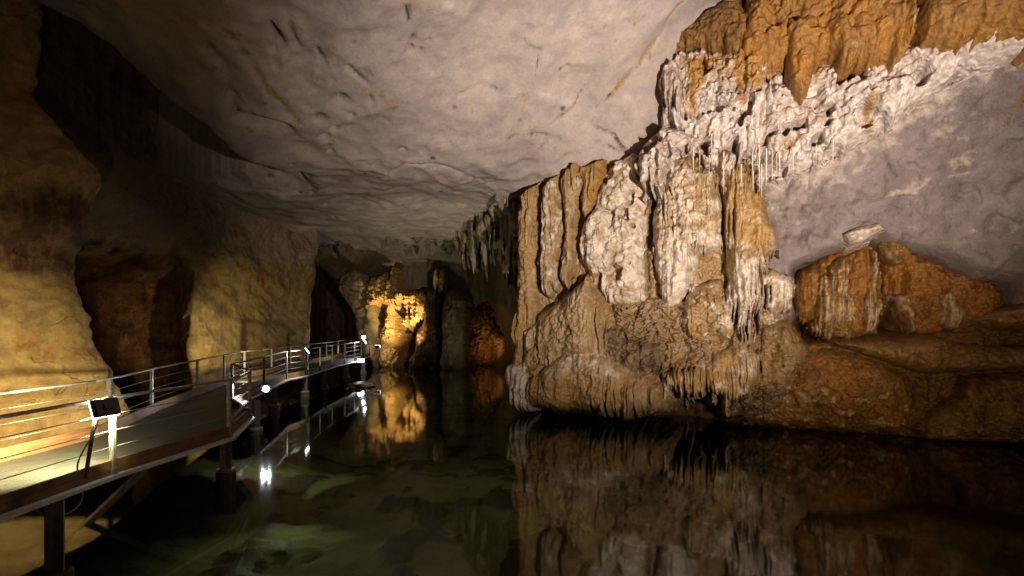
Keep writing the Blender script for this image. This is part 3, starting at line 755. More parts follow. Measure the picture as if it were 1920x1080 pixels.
CAS = [
 ("flowstone_body", L([(985, 400), (1040, 340), (1180, 300), (1240, 250), (1360, 310), (1440, 420), (1440, 560), (1480, 600), (1440, 700), (1245, 700), (1000, 720), (975, 660)], -0.35, 0.6, 0.7, two_tone(0.25, 0.3, 0.15), flute=0.10, ff=3, pop=0.07, rough=0.22)),
 ("column:a", L([(976, 372), (1012, 340), (1016, 480), (1011, 600), (990, 690), (962, 700), (966, 640), (970, 500)], 0.0, 0.75, 0.32, two_tone(0.55, 0.15, 0.05), flute=0.12, ff=4.5, pop=0.012, rough=0.13)),
 ("column:a", L([(983, 395), (1003, 380), (1006, 450), (994, 470), (983, 450)], 0.45, 0.45, 0.25, two_tone(0.4, 0.35), flute=0.04)),
 ("column:b", L([(1017, 350), (1058, 318), (1062, 440), (1052, 530), (1030, 560), (1018, 545), (1015, 460)], 0.05, 0.8, 0.3, two_tone(0.30, 0.42), flute=0.12, ff=4.5, pop=0.012, rough=0.14)),
 ("column:c", L([(1054, 325), (1092, 305), (1096, 350), (1084, 420), (1082, 500), (1068, 545), (1054, 520), (1059, 430)], 0.1, 0.8, 0.28, two_tone(0.42, 0.32), flute=0.12, ff=4.5, pop=0.012, rough=0.14)),
 ("drapery:a", L([(1088, 312), (1132, 298), (1128, 345), (1110, 395), (1100, 420), (1090, 400)], 0.35, 0.6, 0.22, (0.75, 0.05, 0.1), flute=0.10, ff=4)),
 ("white_drapery:a", L([(1132, 305), (1180, 292), (1235, 240), (1232, 330), (1214, 400), (1208, 480), (1215, 570), (1150, 580), (1105, 525), (1086, 480), (1096, 410), (1118, 370)],
      0.05, 0.85, 0.55, two_tone(0.16, 0.62), flute=0.08, pop=0.06, rough=0.18, hole=0.4)),
 ("white_drapery:a", L([(1085, 430), (1125, 380), (1150, 400), (1145, 500), (1110, 520), (1088, 490)], 0.3, 0.75, 0.4, two_tone(0.10, 0.68), flute=0.06, pop=0.06, rough=0.16)),
 ("white_drapery:b", L([(1232, 350), (1262, 295), (1300, 285), (1345, 325), (1358, 400), (1352, 455), (1318, 470), (1300, 520), (1290, 545), (1266, 606), (1240, 570), (1224, 490), (1220, 410)],
      0.25, 1.0, 0.6, up_down(0.32, 0.46, 0.12, 0.72), flute=0.10, pop=0.06, rough=0.18, ff=6, rag=0.32)),
 ("drapery:b", L([(1349, 315), (1398, 300), (1440, 385), (1458, 450), (1440, 480), (1425, 520), (1428, 560), (1405, 590), (1400, 640), (1392, 640), (1384, 590), (1366, 550), (1360, 470), (1352, 390)],
      0.2, 1.05, 0.5, up_down(0.55, 0.25, 0.12, 0.7, mid=0.42), flute=0.13, pop=0.02, rough=0.12, ff=7, rag=0.3)),
 ("white_drapery:c", L([(1415, 520), (1452, 498), (1482, 520), (1480, 580), (1450, 592), (1428, 570)], 0.1, 0.6, 0.3, two_tone(0.1, 0.55, 0.1), pop=0.08, rough=0.12, rag=0.18)),
 ("flowstone_mound:a", L([(1104, 512), (1135, 560), (1170, 600), (1245, 650), (1255, 700), (1180, 735), (990, 725), (975, 660), (1005, 590), (1050, 560)], 0.2, 0.95, 0.8, two_tone(0.4, 0.12, 0.25), flute=0.05, pop=0.04, rough=0.2, terr=0.08)),
 ("flowstone_mound:a", L([(1100, 515), (1132, 590), (1145, 680), (1010, 690), (1002, 610), (1060, 560)], 0.5, 0.9, 0.7, two_tone(0.30, 0.24, 0.15), flute=0.07, ff=5, pop=0.04, rough=0.18, rag=0.2)),
 ("rock_terrace", L([(1145, 565), (1215, 555), (1300, 560), (1370, 555), (1425, 600), (1430, 690), (1330, 730), (1200, 715), (1150, 640)], 0.15, 0.85, 0.6, two_tone(0.30, 0.26, 0.34), flute=0.02, pop=0.13, rough=0.26, terr=0.2)),
 ("rock_terrace", L([(1290, 540), (1350, 520), (1380, 580), (1375, 640), (1300, 640), (1270, 600)], 0.45, 0.75, 0.5, two_tone(0.35, 0.34, 0.1), flute=0.09, pop=0.06, rough=0.2, terr=0.1)),
 ("flowstone_mound:b", L([(985, 715), (1035, 668), (1090, 650), (1150, 655), (1185, 690), (1245, 705), (1250, 745), (1235, 772), (1140, 784), (1040, 778), (985, 762)], 0.5, 1.1, 0.75, top_grey, flute=0.08, ff=5, pop=0.03, rough=0.15, rag=0.08)),
 ("white_drapery:d", L([(948, 690), (970, 678), (1002, 700), (1012, 750), (1005, 768), (975, 765), (955, 742), (942, 706)], 0.45, 0.75, 0.35, two_tone(0.1, 0.7), flute=0.10, ff=5, rag=0.15, rough=0.1)),
 ("white_drapery:e", L([(985, 620), (1012, 600), (1015, 680), (1000, 705), (985, 690)], 0.3, 0.6, 0.3, (0.3, 0.5, 0.0), flute=0.10, ff=5, rag=0.15, rough=0.1)),
 ("curtain", L([(1245, 700), (1310, 690), (1335, 660), (1395, 640), (1425, 665), (1425, 710), (1405, 745), (1388, 738), (1378, 765), (1365, 738), (1330, 724), (1290, 726), (1280, 736), (1270, 722), (1252, 735), (1246, 720)],
      0.55, 0.8, 0.35, two_tone(0.36, 0.42), flute=0.16, ff=7.5, pop=0.02, rough=0.10, rag=0.42)),
 ("flowstone_mound:c", L([(1345, 775), (1370, 740), (1420, 680), (1425, 610), (1480, 600), (1520, 660), (1500, 740), (1450, 800), (1360, 792)], 0.1, 0.9, 0.7, two_tone(0.45, 0.1, 0.4), flute=0.03, pop=0.09, rough=0.2, terr=0.08)),
 ("flowstone_mound:b", L([(1130, 715), (1250, 712), (1252, 770), (1180, 784), (1120, 780)], 0.8, 0.75, 0.4, two_tone(0.4, 0.1, 0.3), flute=0.17, ff=5, rag=0.1)),
]
for (a, b, c, d) in ((1250, 700, 752, 8), (1205, 705, 768, 5), (1362, 715, 782, 6), (1168, 715, 772, 4), (1310, 700, 745, 5), (1335, 710, 760, 5)):
    CAS.append(("curtain", L([(a - d, b), (a + d, b), (a + d * 0.7, (b + c) / 2), (a + d * 0.5, c), (a - d * 0.5, c), (a - d * 0.8, (b + c) / 2)], 1.0, 0.45, 0.12, (0.3, 0.4, 0), flute=0.04, ff=8, rag=0.05, pop=0)))
GLOOM = [(940, 735), (1010, 760), (1240, 762), (1250, 735), (1400, 745), (1520, 690), (1560, 830), (900, 830)]  # foot of the cascade, painted darker to imitate weaker light
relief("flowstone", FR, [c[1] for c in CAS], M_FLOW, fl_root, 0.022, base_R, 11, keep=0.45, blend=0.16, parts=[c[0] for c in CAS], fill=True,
       paint=[(GLOOM, 1.2, 2, 0.30, 0.4), ([(1125, 600), (1235, 640), (1250, 700), (1180, 700), (1140, 660)], 0.9, 2, 0.35, 0.3), ([(1215, 345), (1240, 330), (1225, 420), (1212, 560), (1203, 500), (1212, 400)], 0.8, 2, 0.5, 0.1),  # narrow dark strip is shade painted into the gap between white draperies
              ([(1300, 660), (1420, 640), (1425, 745), (1250, 740), (1260, 700)], 1.0, 0, 0.15, 0.3)])

# --- white crystal band with orange flows
cr = empty("crystal_band", "broad white crystalline crust hanging along the upper right wall under orange flowstone", "crystal crust")
def crust_pig(s, z, zb, fl, w):
    return (np.clip(0.16 + 0.35 * w, 0, 1), np.clip(0.75 - 0.5 * w, 0, 1), np.clip(0.05 + 0 * w, 0, 1))
def rel(l): l['rel'] = True; return l
ST = [([(1375, 85), (1400, 80), (1400, 160), (1393, 215), (1385, 165)], 1.6, 0, 0.6, 0.16), ([(1400, 100), (1430, 105), (1424, 160), (1428, 232), (1415, 190)], 1.6, 0, 0.6, 0.16), ([(1620, 160), (1640, 165), (1655, 225), (1635, 228), (1628, 200)], 2.2, 0, 0.6, 0.14),
      ([(1268, 180), (1295, 160), (1315, 200), (1296, 235), (1280, 215)], 1.5, 0, 0.4, 0.2), ([(1290, 120), (1330, 110), (1320, 160), (1300, 200)], 1.5, 0, 0.5, 0.15), ([(1430, 200), (1560, 180), (1600, 220), (1500, 290), (1420, 300)], 1.6, 0, 0.25, 0.3),
      ([(1240, 100), (1400, 60), (1960, -30), (1960, 30), (1800, 85), (1700, 125), (1600, 150), (1400, 165), (1250, 140)], 1.9, 0, 0.5, 0.45)]
relief("crust", FR, [
    rel(L([(1238, 130), (1275, 95), (1330, 92), (1400, 90), (1480, 110), (1600, 110), (1700, 80), (1800, 40), (1960, 5), (1960, 60), (1880, 90), (1780, 150), (1700, 200), (1660, 236), (1580, 275), (1520, 305), (1460, 335),
       (1420, 330), (1380, 290), (1340, 300), (1290, 285), (1250, 270), (1236, 220)], 0.1, 0.75, 0.7, crust_pig, flute=0.08, ff=4, pop=0.12, rough=0.26, hole=0.75, rag=0.12)),
    rel(L([(1236, 130), (1275, 95), (1400, 90), (1440, 130), (1420, 300), (1380, 290), (1340, 300), (1290, 285), (1250, 270), (1236, 220)], 0.5, 0.8, 0.5, crust_pig, flute=0.10, ff=4, pop=0.12, rough=0.26, hole=0.8, rag=0.25)),
    L([(1175, 310), (1205, 270), (1245, 235), (1300, 250), (1360, 270), (1378, 300), (1352, 345), (1330, 320), (1290, 305), (1255, 320), (1240, 350), (1200, 345)], 0.75, 0.75, 0.4, two_tone(0.28, 0.5), flute=0.16, ff=3.6, pop=0.06, rough=0.24, hole=0.8, rag=0.36)],
    M_CRUST, cr, 0.024, base_R, 31, keep=0.6, blend=0.1, paint=ST)
relief("hanging_fingers", FR, [
    rel(L([(1240, 130), (1262, 110), (1278, 130), (1280, 175), (1272, 205), (1262, 188), (1248, 180), (1238, 160)], 1.0, 0.6, 0.2, (0.25, 0.45, 0.0), flute=0.15, ff=5, pop=0.02, rough=0.08, rag=0.2))], M_CRUST, cr, 0.02, base_R, 33, keep=0.6)
M_ORANGE = rock_mat("orange_iron_flowstone", (0.20, 0.09, 0.02), (0.46, 0.245, 0.07), orange=(0.42, 0.195, 0.032), white=(0.72, 0.60, 0.48), scale=1.8, bumpd=0.07, rough=0.55, streak=0.35, crust=0.5)
relief("orange_flow", FR, [
    rel(L([(1380, 85), (1395, 0), (1420, -80), (1700, -80), (1702, 60), (1680, 108), (1600, 110), (1560, 116), (1530, 118), (1478, 118), (1440, 118), (1420, 140), (1400, 125)], 0.6, 0.85, 0.6,
      lambda s, z, zb, fl, w: (np.clip(0.45 + 0.8 * w, 0, 1), np.clip(0.10 * (fl > 0.45) + 0.1, 0, 1), np.clip(0.15 - 0.5 * w, 0, 1)), flute=0.13, ff=3, pop=0.08, rough=0.24, rag=0.26)),
    rel(L([(1476, 40), (1530, 30), (1535, 110), (1515, 165), (1500, 182), (1484, 165), (1478, 120)], 1.0, 0.75, 0.35, two_tone(0.5, 0.1, 0.15), flute=0.12, ff=4, pop=0.04, rough=0.14, rag=0.08)),
    rel(L([(1560, 30), (1600, 30), (1606, 100), (1590, 125), (1568, 110)], 1.0, 0.6, 0.3, two_tone(0.45, 0.15, 0.1), flute=0.12, ff=4, pop=0.05, rough=0.14, rag=0.12))], M_ORANGE, cr, 0.025, base_R, 34, keep=0.6, blend=0.12)
relief("orange_flow", FR, [
    rel(L([(1735, 75), (1725, 20), (1740, -80), (1980, -80), (1980, 30), (1900, 40), (1850, 58), (1780, 78)], 0.5, 0.8, 0.5, two_tone(0.5, 0.1, 0.3), flute=0.10, ff=3, pop=0.10, rough=0.24, rag=0.16))], M_ORANGE, cr, 0.028, base_R, 35, keep=0.6)
relief("orange_ledge", FR, [
    rel(L([(1245, 115), (1275, 60), (1330, 20), (1390, -40), (1410, 60), (1380, 110), (1330, 88), (1285, 102)], 0.5, 0.8, 0.45, two_tone(0.4, 0.05, 0.5), flute=0.10, ff=3, pop=0.06, rough=0.24, rag=0.14, terr=0.08))], M_ORANGE, cr, 0.025, base_R, 36, keep=0.6)

# --- shell shaped draperies in the right recess
def fan(cx, cy, k, amp):
    a = FR.P(cx, cy, 0.0)
    def g(s, z, zb):
        th = np.arctan2(s - a[0], a[1] - z + 0.3)
        r = np.hypot(s - a[0], z - a[1])
        return amp * (np.abs(np.sin(th * k + 0.9 * pn(r * 1.1, th * 2, 0 * r, 44))) - 0.5)
    return g
pale_rib = lambda s, z, zb, fl, w: (np.clip(0.35 + 0.5 * w, 0, 1), np.clip(0.30 + 0.25 * (fl > 0.2) - 0.5 * w, 0, 1), 0.08 + 0 * w)
brown_web = lambda s, z, zb, fl, w: (np.clip(0.75 + 0.5 * w, 0, 1), np.clip(0.08 * (fl > 0.4), 0, 1), np.clip(0.22 - 0.5 * w, 0, 1))
o = relief("shell_drapery", FR, [
    L([(1640, 452), (1600, 454), (1548, 472), (1500, 508), (1488, 590), (1530, 622), (1600, 640), (1650, 632), (1656, 540)], -1.15, 0.75, 0.5, brown_web, flute=0.06, ff=4, pop=0.03, rough=0.14, rag=0.12, fn=fan(1640, 440, 6, 0.2)),
    L([(1606, 470), (1570, 480), (1535, 520), (1526, 570), (1528, 612), (1546, 632), (1580, 642), (1602, 650), (1606, 610), (1592, 560), (1590, 510)], -0.75, 0.95, 0.4, pale_rib, flute=0.13, ff=5, pop=0.07, rough=0.14, rag=0.16, terr=0.07, fn=fan(1640, 440, 9, 0.2)),
    L([(1632, 462), (1646, 470), (1652, 560), (1646, 612), (1630, 632), (1618, 620), (1624, 560)], -0.7, 0.75, 0.3, pale_rib, flute=0.12, ff=5, pop=0.06, rough=0.12, rag=0.16, terr=0.06)], M_BROWN, None, 0.022, base_R, 41, blend=0.22)
tag(o, "left half of the shell shaped orange drapery pair with pale ribbed lower edge", "drapery")
o = relief("shell_drapery", FR, [
    L([(1632, 452), (1680, 443), (1750, 452), (1835, 484), (1905, 525), (1900, 600), (1840, 622), (1790, 632), (1745, 632), (1700, 626), (1690, 604), (1666, 560), (1650, 500)], -1.05, 0.95, 0.8, brown_web, flute=0.08, ff=4, pop=0.06, rough=0.24, rag=0.14, fn=fan(1640, 430, 7, 0.3)),
    L([(1648, 448), (1690, 440), (1712, 458), (1706, 492), (1680, 502), (1656, 486)], -0.45, 0.75, 0.45, pale_rib, flute=0.04, ff=5, pop=0.09, rough=0.14, rag=0.08),
    L([(1676, 556), (1700, 552), (1722, 580), (1716, 624), (1702, 626), (1690, 600)], -0.4, 0.65, 0.35, pale_rib, flute=0.06, ff=5, pop=0.10, rough=0.15, rag=0.12),
    L([(1758, 552), (1790, 536), (1800, 570), (1790, 612), (1772, 606)], -0.35, 0.6, 0.4, pale_rib, flute=0.06, ff=5, pop=0.10, rough=0.15, rag=0.12)], M_BROWN, None, 0.022, base_R, 42, blend=0.30)
tag(o, "right half of the shell shaped orange drapery pair, darker and wider, under the grey arch", "drapery")
o = relief("rock_block", FR, [
    L([(1582, 440), (1612, 424), (1650, 418), (1656, 432), (1626, 448), (1596, 456)], 0.38, 0.42, 0.14, (0.3, 0.5, 0.1), flute=0.0, pop=0.04, rough=0.10, rag=0.02)], M_CRUST, None, 0.02, base_R, 43)
tag(o, "small white block wedged on the arch edge above the shell drapery", "rock")

# --- ledges at the right waterline
spot = lambda s, z, zb, fl, w: (np.clip(0.55 + 0.5 * w, 0, 1), 0.75 * ss(0.05, 0.3, fbm(s * 3.2, z * 3.6, 0 * s, 3, 52)) * ss(0.75, 0.5, zb) , np.clip(0.25 - 0.5 * w, 0, 1))
cream = lambda s, z, zb, fl, w: (0.35 + 0 * w, 0.7 * ss(0.05, 0.3, fbm(s * 1.4, z * 1.6, 0 * s, 3, 56)) * ss(0.2, 0.5, zb), 0.4 - 0.4 * w)
shelf = empty("rock_shelf", "continuous layered brown shelf along the right waterline under the orange draperies", "rock shelf")
SH = [
 ("shelf_base", L([(1440, 640), (1560, 640), (1700, 640), (1960, 560), (1960, 840), (1700, 835), (1390, 812), (1380, 770)], -0.45, 0.6, 0.7, two_tone(0.4, 0.05, 0.4), flute=0.0, pop=0.08, rough=0.3, terr=0.12, rag=0.04)),
 ("ledge:a", L([(1440, 690), (1480, 665), (1560, 655), (1640, 668), (1700, 700), (1725, 745), (1715, 800), (1680, 820), (1560, 812), (1400, 800), (1390, 770), (1430, 740)], -0.1, 1.15, 1.0, spot, flute=0.02, pop=0.09, rough=0.24, rag=0.05, terr=0.07)),
 ("ledge:b", L([(1560, 640), (1690, 640), (1760, 632), (1830, 650), (1960, 655), (1960, 692), (1830, 700), (1740, 700), (1640, 672)], 0.4, 0.85, 0.3, two_tone(0.25, 0.15, 0.35), flute=0.0, pop=0.05, rough=0.2, rag=0.04, terr=0.12)),
 ("ledge:c", L([(1800, 705), (1960, 700), (1960, 835), (1840, 832), (1740, 826), (1700, 800), (1770, 765), (1806, 745)], 0.0, 0.95, 0.5, cream, flute=0.0, pop=0.08, rough=0.28, rag=0.04, terr=0.10)),
 ("ledge:d", L([(1850, 600), (1880, 580), (1960, 570), (1960, 615), (1890, 620)], 0.5, 0.8, 0.3, two_tone(0.1, 0.35, 0.2), flute=0.0, pop=0.06, rough=0.2, rag=0.03))]
relief("shelf", FR, [c[1] for c in SH], M_BROWN, shelf, 0.024, base_R, 51, keep=0.5, blend=0.22, parts=[c[0] for c in SH])

# ------------------------------------------------------------------ far chamber
HOLE = [FB.P(*p) for p in [(560, 700), (556, 560), (566, 500), (600, 470), (640, 520), (662, 575), (680, 640), (684, 700)]]
HOLE2 = [FB.P(*p) for p in [(876, 690), (872, 620), (882, 580), (912, 562), (945, 575), (962, 610), (965, 690)]]
HOLE3 = [FB.P(*p) for p in [(748, 700), (752, 640), (770, 600), (800, 575), (818, 590), (824, 640), (826, 700)]]
def far_d(S, Z):
    O = 0 * S
    a = S + 0.35 * pn(S * 0.5, Z * 0.5, O, 101); b = Z + 0.35 * pn(S * 0.5, Z * 0.5, O + 4, 102)
    d = 0.8 * fbm(S * 0.2, Z * 0.22, O, 3, 103) + 0.35 * fbm(S * 0.7, Z * 0.7, O, 4, 104)
    d = d + 0.35 * fbm(S * 1.1, Z * 0.12, O, 3, 105, ridge=True)
    h1 = poly_sd(a, b, HOLE); h2 = poly_sd(a, b, HOLE2); h3 = poly_sd(a, b, HOLE3)
    d = d - 5 * ss(0.2, -0.7, h1) - 1.0 * ss(0.3, -0.9, h2) - 3.5 * ss(0.15, -0.6, h3)
    d = d + 3.2 * ss(-1.0, 0.5, S - FB.P(930, 600)[0]) + 2.0 * ss(7.2, 9.0, Z)
    d = d + 1.2 * ss(2.5, 0.5, np.abs(S - FB.P(850, 600)[0]))
    return d, h1, h2, h3
def build_far_wall():
    s = np.arange(-12, 17, 0.09); z = np.arange(-1.8, 12.5, 0.09)
    S, Z = np.meshgrid(s, z, indexing='ij')
    D, h1, h2, h3 = far_d(S, Z)
    pig = np.zeros(S.shape + (3,), np.float32)
    n = fbm(S * 0.35, Z * 0.35, 0 * S, 4, 106)
    pig[..., 2] = np.clip(0.7 * ss(0.3, -0.3, h1) + 0.95 * ss(0.3, -0.2, h3) + 0.4 * ss(0.1, 0.5, n), 0, 1)  # openings painted darker to stand in for their unlit depth
    pig[..., 0] = np.clip(0.8 * ss(0.3, -0.2, h2) + 0.3 * ss(0.1, 0.5, -n), 0, 1)
    o = link_mesh("cave_wall", FB.W(S, Z, D).reshape(-1, 3), grid_faces(len(s), len(z)), M_BACK, pig=pig.reshape(-1, 3))
    tag(o, "dim greenish end wall of the far chamber with dark openings", "cave wall", kind="structure")
build_far_wall()
base_B = lambda S, Z: far_d(S, Z)[0]
M_GOLD = rock_mat("golden_calcite", (0.40, 0.26, 0.10), (0.66, 0.46, 0.20), white=(0.7, 0.55, 0.3), scale=0.8, bumpd=0.10, rough=0.6, streak=0.35, crust=0.6)
o = relief("calcite_column", FB, [
    L([(716, 700), (712, 650), (717, 610), (722, 575), (722, 540), (744, 540), (745, 575), (740, 615), (748, 650), (752, 700)], 1.2, 1.1, 0.5, (0.3, 0.3, 0.1), flute=0.16, ff=3, pop=0.18, rough=0.35, rag=0.25, terr=0.22),
    L([(686, 565), (688, 535), (702, 516), (712, 520), (720, 506), (728, 520), (735, 500), (741, 522), (748, 540), (765, 548), (780, 549), (802, 556), (800, 574), (785, 570), (778, 604), (772, 612), (768, 586), (758, 570), (745, 572), (728, 576), (712, 568), (698, 580), (688, 590)],
      1.6, 1.2, 0.5, (0.3, 0.3, 0.1), flute=0.35, ff=3, pop=0.25, rough=0.5, rag=0.6, hole=0.4)], M_GOLD, None, 0.05, base_B, 111, keep=0.2, fs=0.8)
tag(o, "glowing golden calcite column with a spiky mushroom canopy in the far chamber", "column")
o = relief("calcite_fan", FB, [
    L([(806, 512), (812, 520), (817, 508), (823, 518), (829, 506), (833, 530), (828, 542), (818, 536)], 2.2, 0.8, 0.3, (0.1, 0.6, 0), flute=0.25, ff=3.0, pop=0.1, rough=0.2, rag=0.3)], M_GOLD, None, 0.04, base_B, 112, keep=0.2, fs=0.8)
tag(o, "small bright fan of calcite hanging right of the golden column", "calcite fan")
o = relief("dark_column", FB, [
    L([(800, 540), (826, 545), (824, 600), (828, 700), (770, 700), (778, 640), (795, 590)], 2.6, 1.0, 0.5, (0.1, 0.0, 0.95), flute=0.2, ff=1.3, pop=0.05, rough=0.2, rag=0.2)], M_BACK, None, 0.06, base_B, 113, keep=0.2, fs=0.7)  # near-black pigment paints in the lack of light here
tag(o, "rock column coloured dark as if unlit right of the golden column", "column")
o = relief("green_column", FB, [
    L([(828, 700), (826, 600), (832, 550), (850, 540), (872, 560), (874, 640), (872, 700)], 3.0, 1.4, 0.9, (0.1, 0.25, 0.1), flute=0.15, ff=1.2, pop=0.05, rough=0.3, rag=0.2)], M_BACK, None, 0.06, base_B, 114, keep=0.2, fs=0.7)
tag(o, "pale greenish rock pillar between the dark column and the lit hollow", "column")
o = relief("rock_mound", FB, [
    L([(868, 695), (872, 620), (890, 580), (915, 566), (945, 582), (962, 630), (964, 695)], 0.3, 1.3, 0.9, (0.85, 0.05, 0.35), flute=0.0, pop=0.35, rough=0.7, rag=0.1, terr=0.3)], M_BACK, None, 0.05, base_B, 115, keep=0.3, fs=0.7)
tag(o, "rough reddish rock mound at the far waterline left of the tall columns", "rock mound")
o = relief("wall_spur", FB, [
    L([(575, 480), (600, 452), (640, 432), (668, 440), (720, 446), (700, 470), (660, 486), (620, 486), (590, 500)], 5.5, 1.4, 1.0, (0.0, 0.1, 0.45), flute=0.2, ff=1.5, pop=0.1, rough=0.6, rag=0.3)], M_BACK, None, 0.07, base_B, 116, keep=7.5, fs=0.6)
tag(o, "grey green overhanging spur above the dark far arch", "rock spur")
o = relief("fluted_pillar", FB, [
    L([(640, 500), (690, 500), (708, 560), (716, 640), (712, 690), (684, 690), (676, 630), (656, 580), (632, 545)], 1.0, 1.6, 0.9, (0.2, 0.2, 0.2), flute=0.25, ff=1.1, pop=0.05, rough=0.3, rag=0.3)], M_BACK, None, 0.07, base_B, 117, keep=0.4, fs=0.7)
tag(o, "olive fluted pillar left of the golden column", "pillar")

# ------------------------------------------------------------------ hanging stalactites
M_STAL = rock_mat("grey_stalactite", (0.13, 0.105, 0.065), (0.30, 0.25, 0.17), white=(0.45, 0.40, 0.31), scale=2.5, bumpd=0.06, rough=0.7, streak=0.5)
def stal_mesh(L_, r0, seed, lump=0.25):
    nz, na = 60, 36
    z = np.linspace(0, 1, nz); a = np.linspace(0, 2 * np.pi, na, endpoint=False)
    Zg, Ag = np.meshgrid(z, a, indexing='ij')
    ca, sa = np.cos(Ag), np.sin(Ag)
    sh = Zg * 4.5 + 2.2 * pn(ca * 1.6, sa * 1.6, Zg * 0.8 + seed, seed + 3)
    sh = sh - np.floor(sh)
    r = r0 * (1 - Zg) ** 0.65 * (0.8 + 0.35 * np.exp(-((Zg - 0.12) / 0.2) ** 2)) + 0.010 * (1 - Zg)
    r = r * (1 + lump * 1.3 * fbm(ca * 2.6, sa * 2.6, Zg * 1.0 + seed, 3, seed, ridge=True) + lump * 1.2 * pn(ca * 1.2, sa * 1.2, Zg * 5 + seed, seed + 1) + lump * 0.9 * (sh - 0.5))
    bx = 0.25 * r0 * np.sin(Zg * 3 + seed) + 0.15 * r0 * pn(0 * Zg, 0 * Zg, Zg * 4, seed)
    V = np.stack([r * ca + bx, r * sa, -Zg * L_], -1).reshape(-1, 3)
    i = np.arange(nz - 1)[:, None] * na; j = np.arange(na)[None]
    f = np.stack([i + j, i + na + j, i + na + (j + 1) % na, i + (j + 1) % na], -1).reshape(-1, 4)
    return V, f
STAL = [  # px, top, bottom, half width px, Y, label
    (857, 425, 478, 9, 27.0, "broad frosted stalactite at the left end of the grey cluster"),
    (868, 430, 487, 10, 26.0, "wide tufted stalactite second from the left in the grey cluster"),
    (884, 425, 490, 8, 25.0, "short thick stalactite behind the long pointed one"),
    (891, 440, 514, 9, 24.5, "long sharply pointed grey stalactite in the cluster left of the columns"),
    (902, 415, 452, 13, 24.0, "dark stubby stalactite near the roof in the middle of the cluster"),
    (913, 445, 528, 9, 23.0, "longest greenish stalactite with a narrow tip"),
    (926, 440, 500, 9, 22.5, "shaggy green stalactite right of the longest one"),
    (938, 400, 500, 12, 21.8, "thick frosted stalactite near the orange column"),
    (945, 390, 450, 13, 21.2, "dark wide stalactite stub beside the orange column"),
    (955, 400, 470, 10, 20.8, "dark narrow stalactite touching the orange column"),
    (960, 370, 400, 10, 20.0, "small dark stalactite just under the roof edge"),
    (940, 352, 395, 12, 19.6, "small pale crust lump hanging from the smooth roof")]
for k, (px, t, b, hw, Y, lab) in enumerate(STAL):
    x, y, z = ray(px, t, Y)
    zt = min(z + 0.8, float(ceil_z(np.array([x]), np.array([y]))[0]) + 0.35)
    zb = CAM_H + (HZ - b) / F * Y
    V, f = stal_mesh(zt - zb, hw / F * Y * 1.2, 200 + k, 0.35)
    o = link_mesh("stalactite", V, f, M_STAL, pig=np.tile([[0.1, 0.35 if k in (3, 7, 11) else 0.1, 0.1]], (len(V), 1)))
    o.location = (x, y, zt)
    tag(o, lab, "stalactite", "grey stalactites hanging left of the columns")

dim = lambda s, z, zb, fl, w: (np.clip(0.15 + 0.4 * w, 0, 1), np.clip(0.25 + 0.25 * (fl > 0.3), 0, 1), np.clip(0.25 - 0.4 * w, 0, 1))
for poly, lab, sd_, Yc in (([(954, 350), (990, 340), (988, 470), (980, 540), (968, 500), (958, 450)], "dark grey curtain of rock hanging behind the orange column", 61, 20.6),
                   ([(926, 365), (958, 350), (958, 440), (950, 505), (944, 470), (930, 440)], "ragged grey curtain of rock second behind the orange column", 62, 22.2),
                   ([(896, 385), (930, 368), (930, 430), (918, 475), (906, 455), (898, 430)], "short brownish curtain of rock in the middle of the receding row", 63, 24.0),
                   ([(862, 400), (900, 386), (900, 450), (892, 500), (880, 470), (866, 455)], "pale tufted curtain of rock at the far end of the receding row", 64, 26.2)):
    o = relief("rock_curtain", Frame((-4, Yc), (0, Yc)), [L(poly, 0.0, 0.7, 0.35, dim, flute=0.16, ff=4, pop=0.06, rough=0.2, rag=0.5)], M_STAL, None, 0.03, None, sd_, keep=0.4, fs=0.9)
    tag(o, lab, "rock curtain", "curtains stepping back from the cascade")
# far fringe of small stalactites under the roof edge
far_i = 0
for k in range(11):
    px = 735 + k * 11 + random.uniform(-6, 6); Y = random.uniform(30, 32.5)
    x, y, z = ray(px, 452, Y)
    V, f = stal_mesh(random.uniform(0.5, 1.3), random.uniform(0.3, 0.6), 300 + k, 0.35)
    zt = float(ceil_z(np.array([x]), np.array([y]))[0]) + 0.2
    o = link_mesh("stalactite", V, f, M_STAL, pig=np.tile([[0.1, 0.05, 0.3]], (len(V), 1))); o.location = (x, y, zt)
    tag(o, "small dim stalactite in the fringe under the far roof edge above the golden column", "stalactite", "far fringe of small stalactites")

# thin white soda straws under the crystal band
M_STRAW = rock_mat("white_soda_straw", (0.62, 0.55, 0.48), (0.78, 0.70, 0.64), scale=3, bumpd=0.01, rough=0.5)
sm = MB(); sm.tube([(0, 0, 0), (0.004, 0, -0.35), (-0.004, 0.004, -0.7), (0, 0, -1)], 1, 8, [1.0, 0.8, 0.5, 0.12])
straw0 = None
STRAWS = [p for p in [(1340, 262, 44), (1334, 265, 30), (1424, 285, 66), (1437, 292, 50), (1411, 300, 30), (1448, 298, 40), (1456, 302, 22), (1357, 300, 60), (1362, 305, 34), (1374, 312, 30), (1383, 315, 40),
          (1390, 322, 22), (1404, 330, 36), (1412, 335, 20), (1428, 322, 44), (1462, 300, 28), (1487, 296, 22), (1500, 290, 16), (1531, 285, 16), (1562, 275, 24), (1300, 290, 28), (1312, 296, 22), (1330, 305, 34), (1347, 322, 40), (1256, 200, 14), (1282, 215, 18)] if p[0] % 3 != 0 or p[2] > 40]
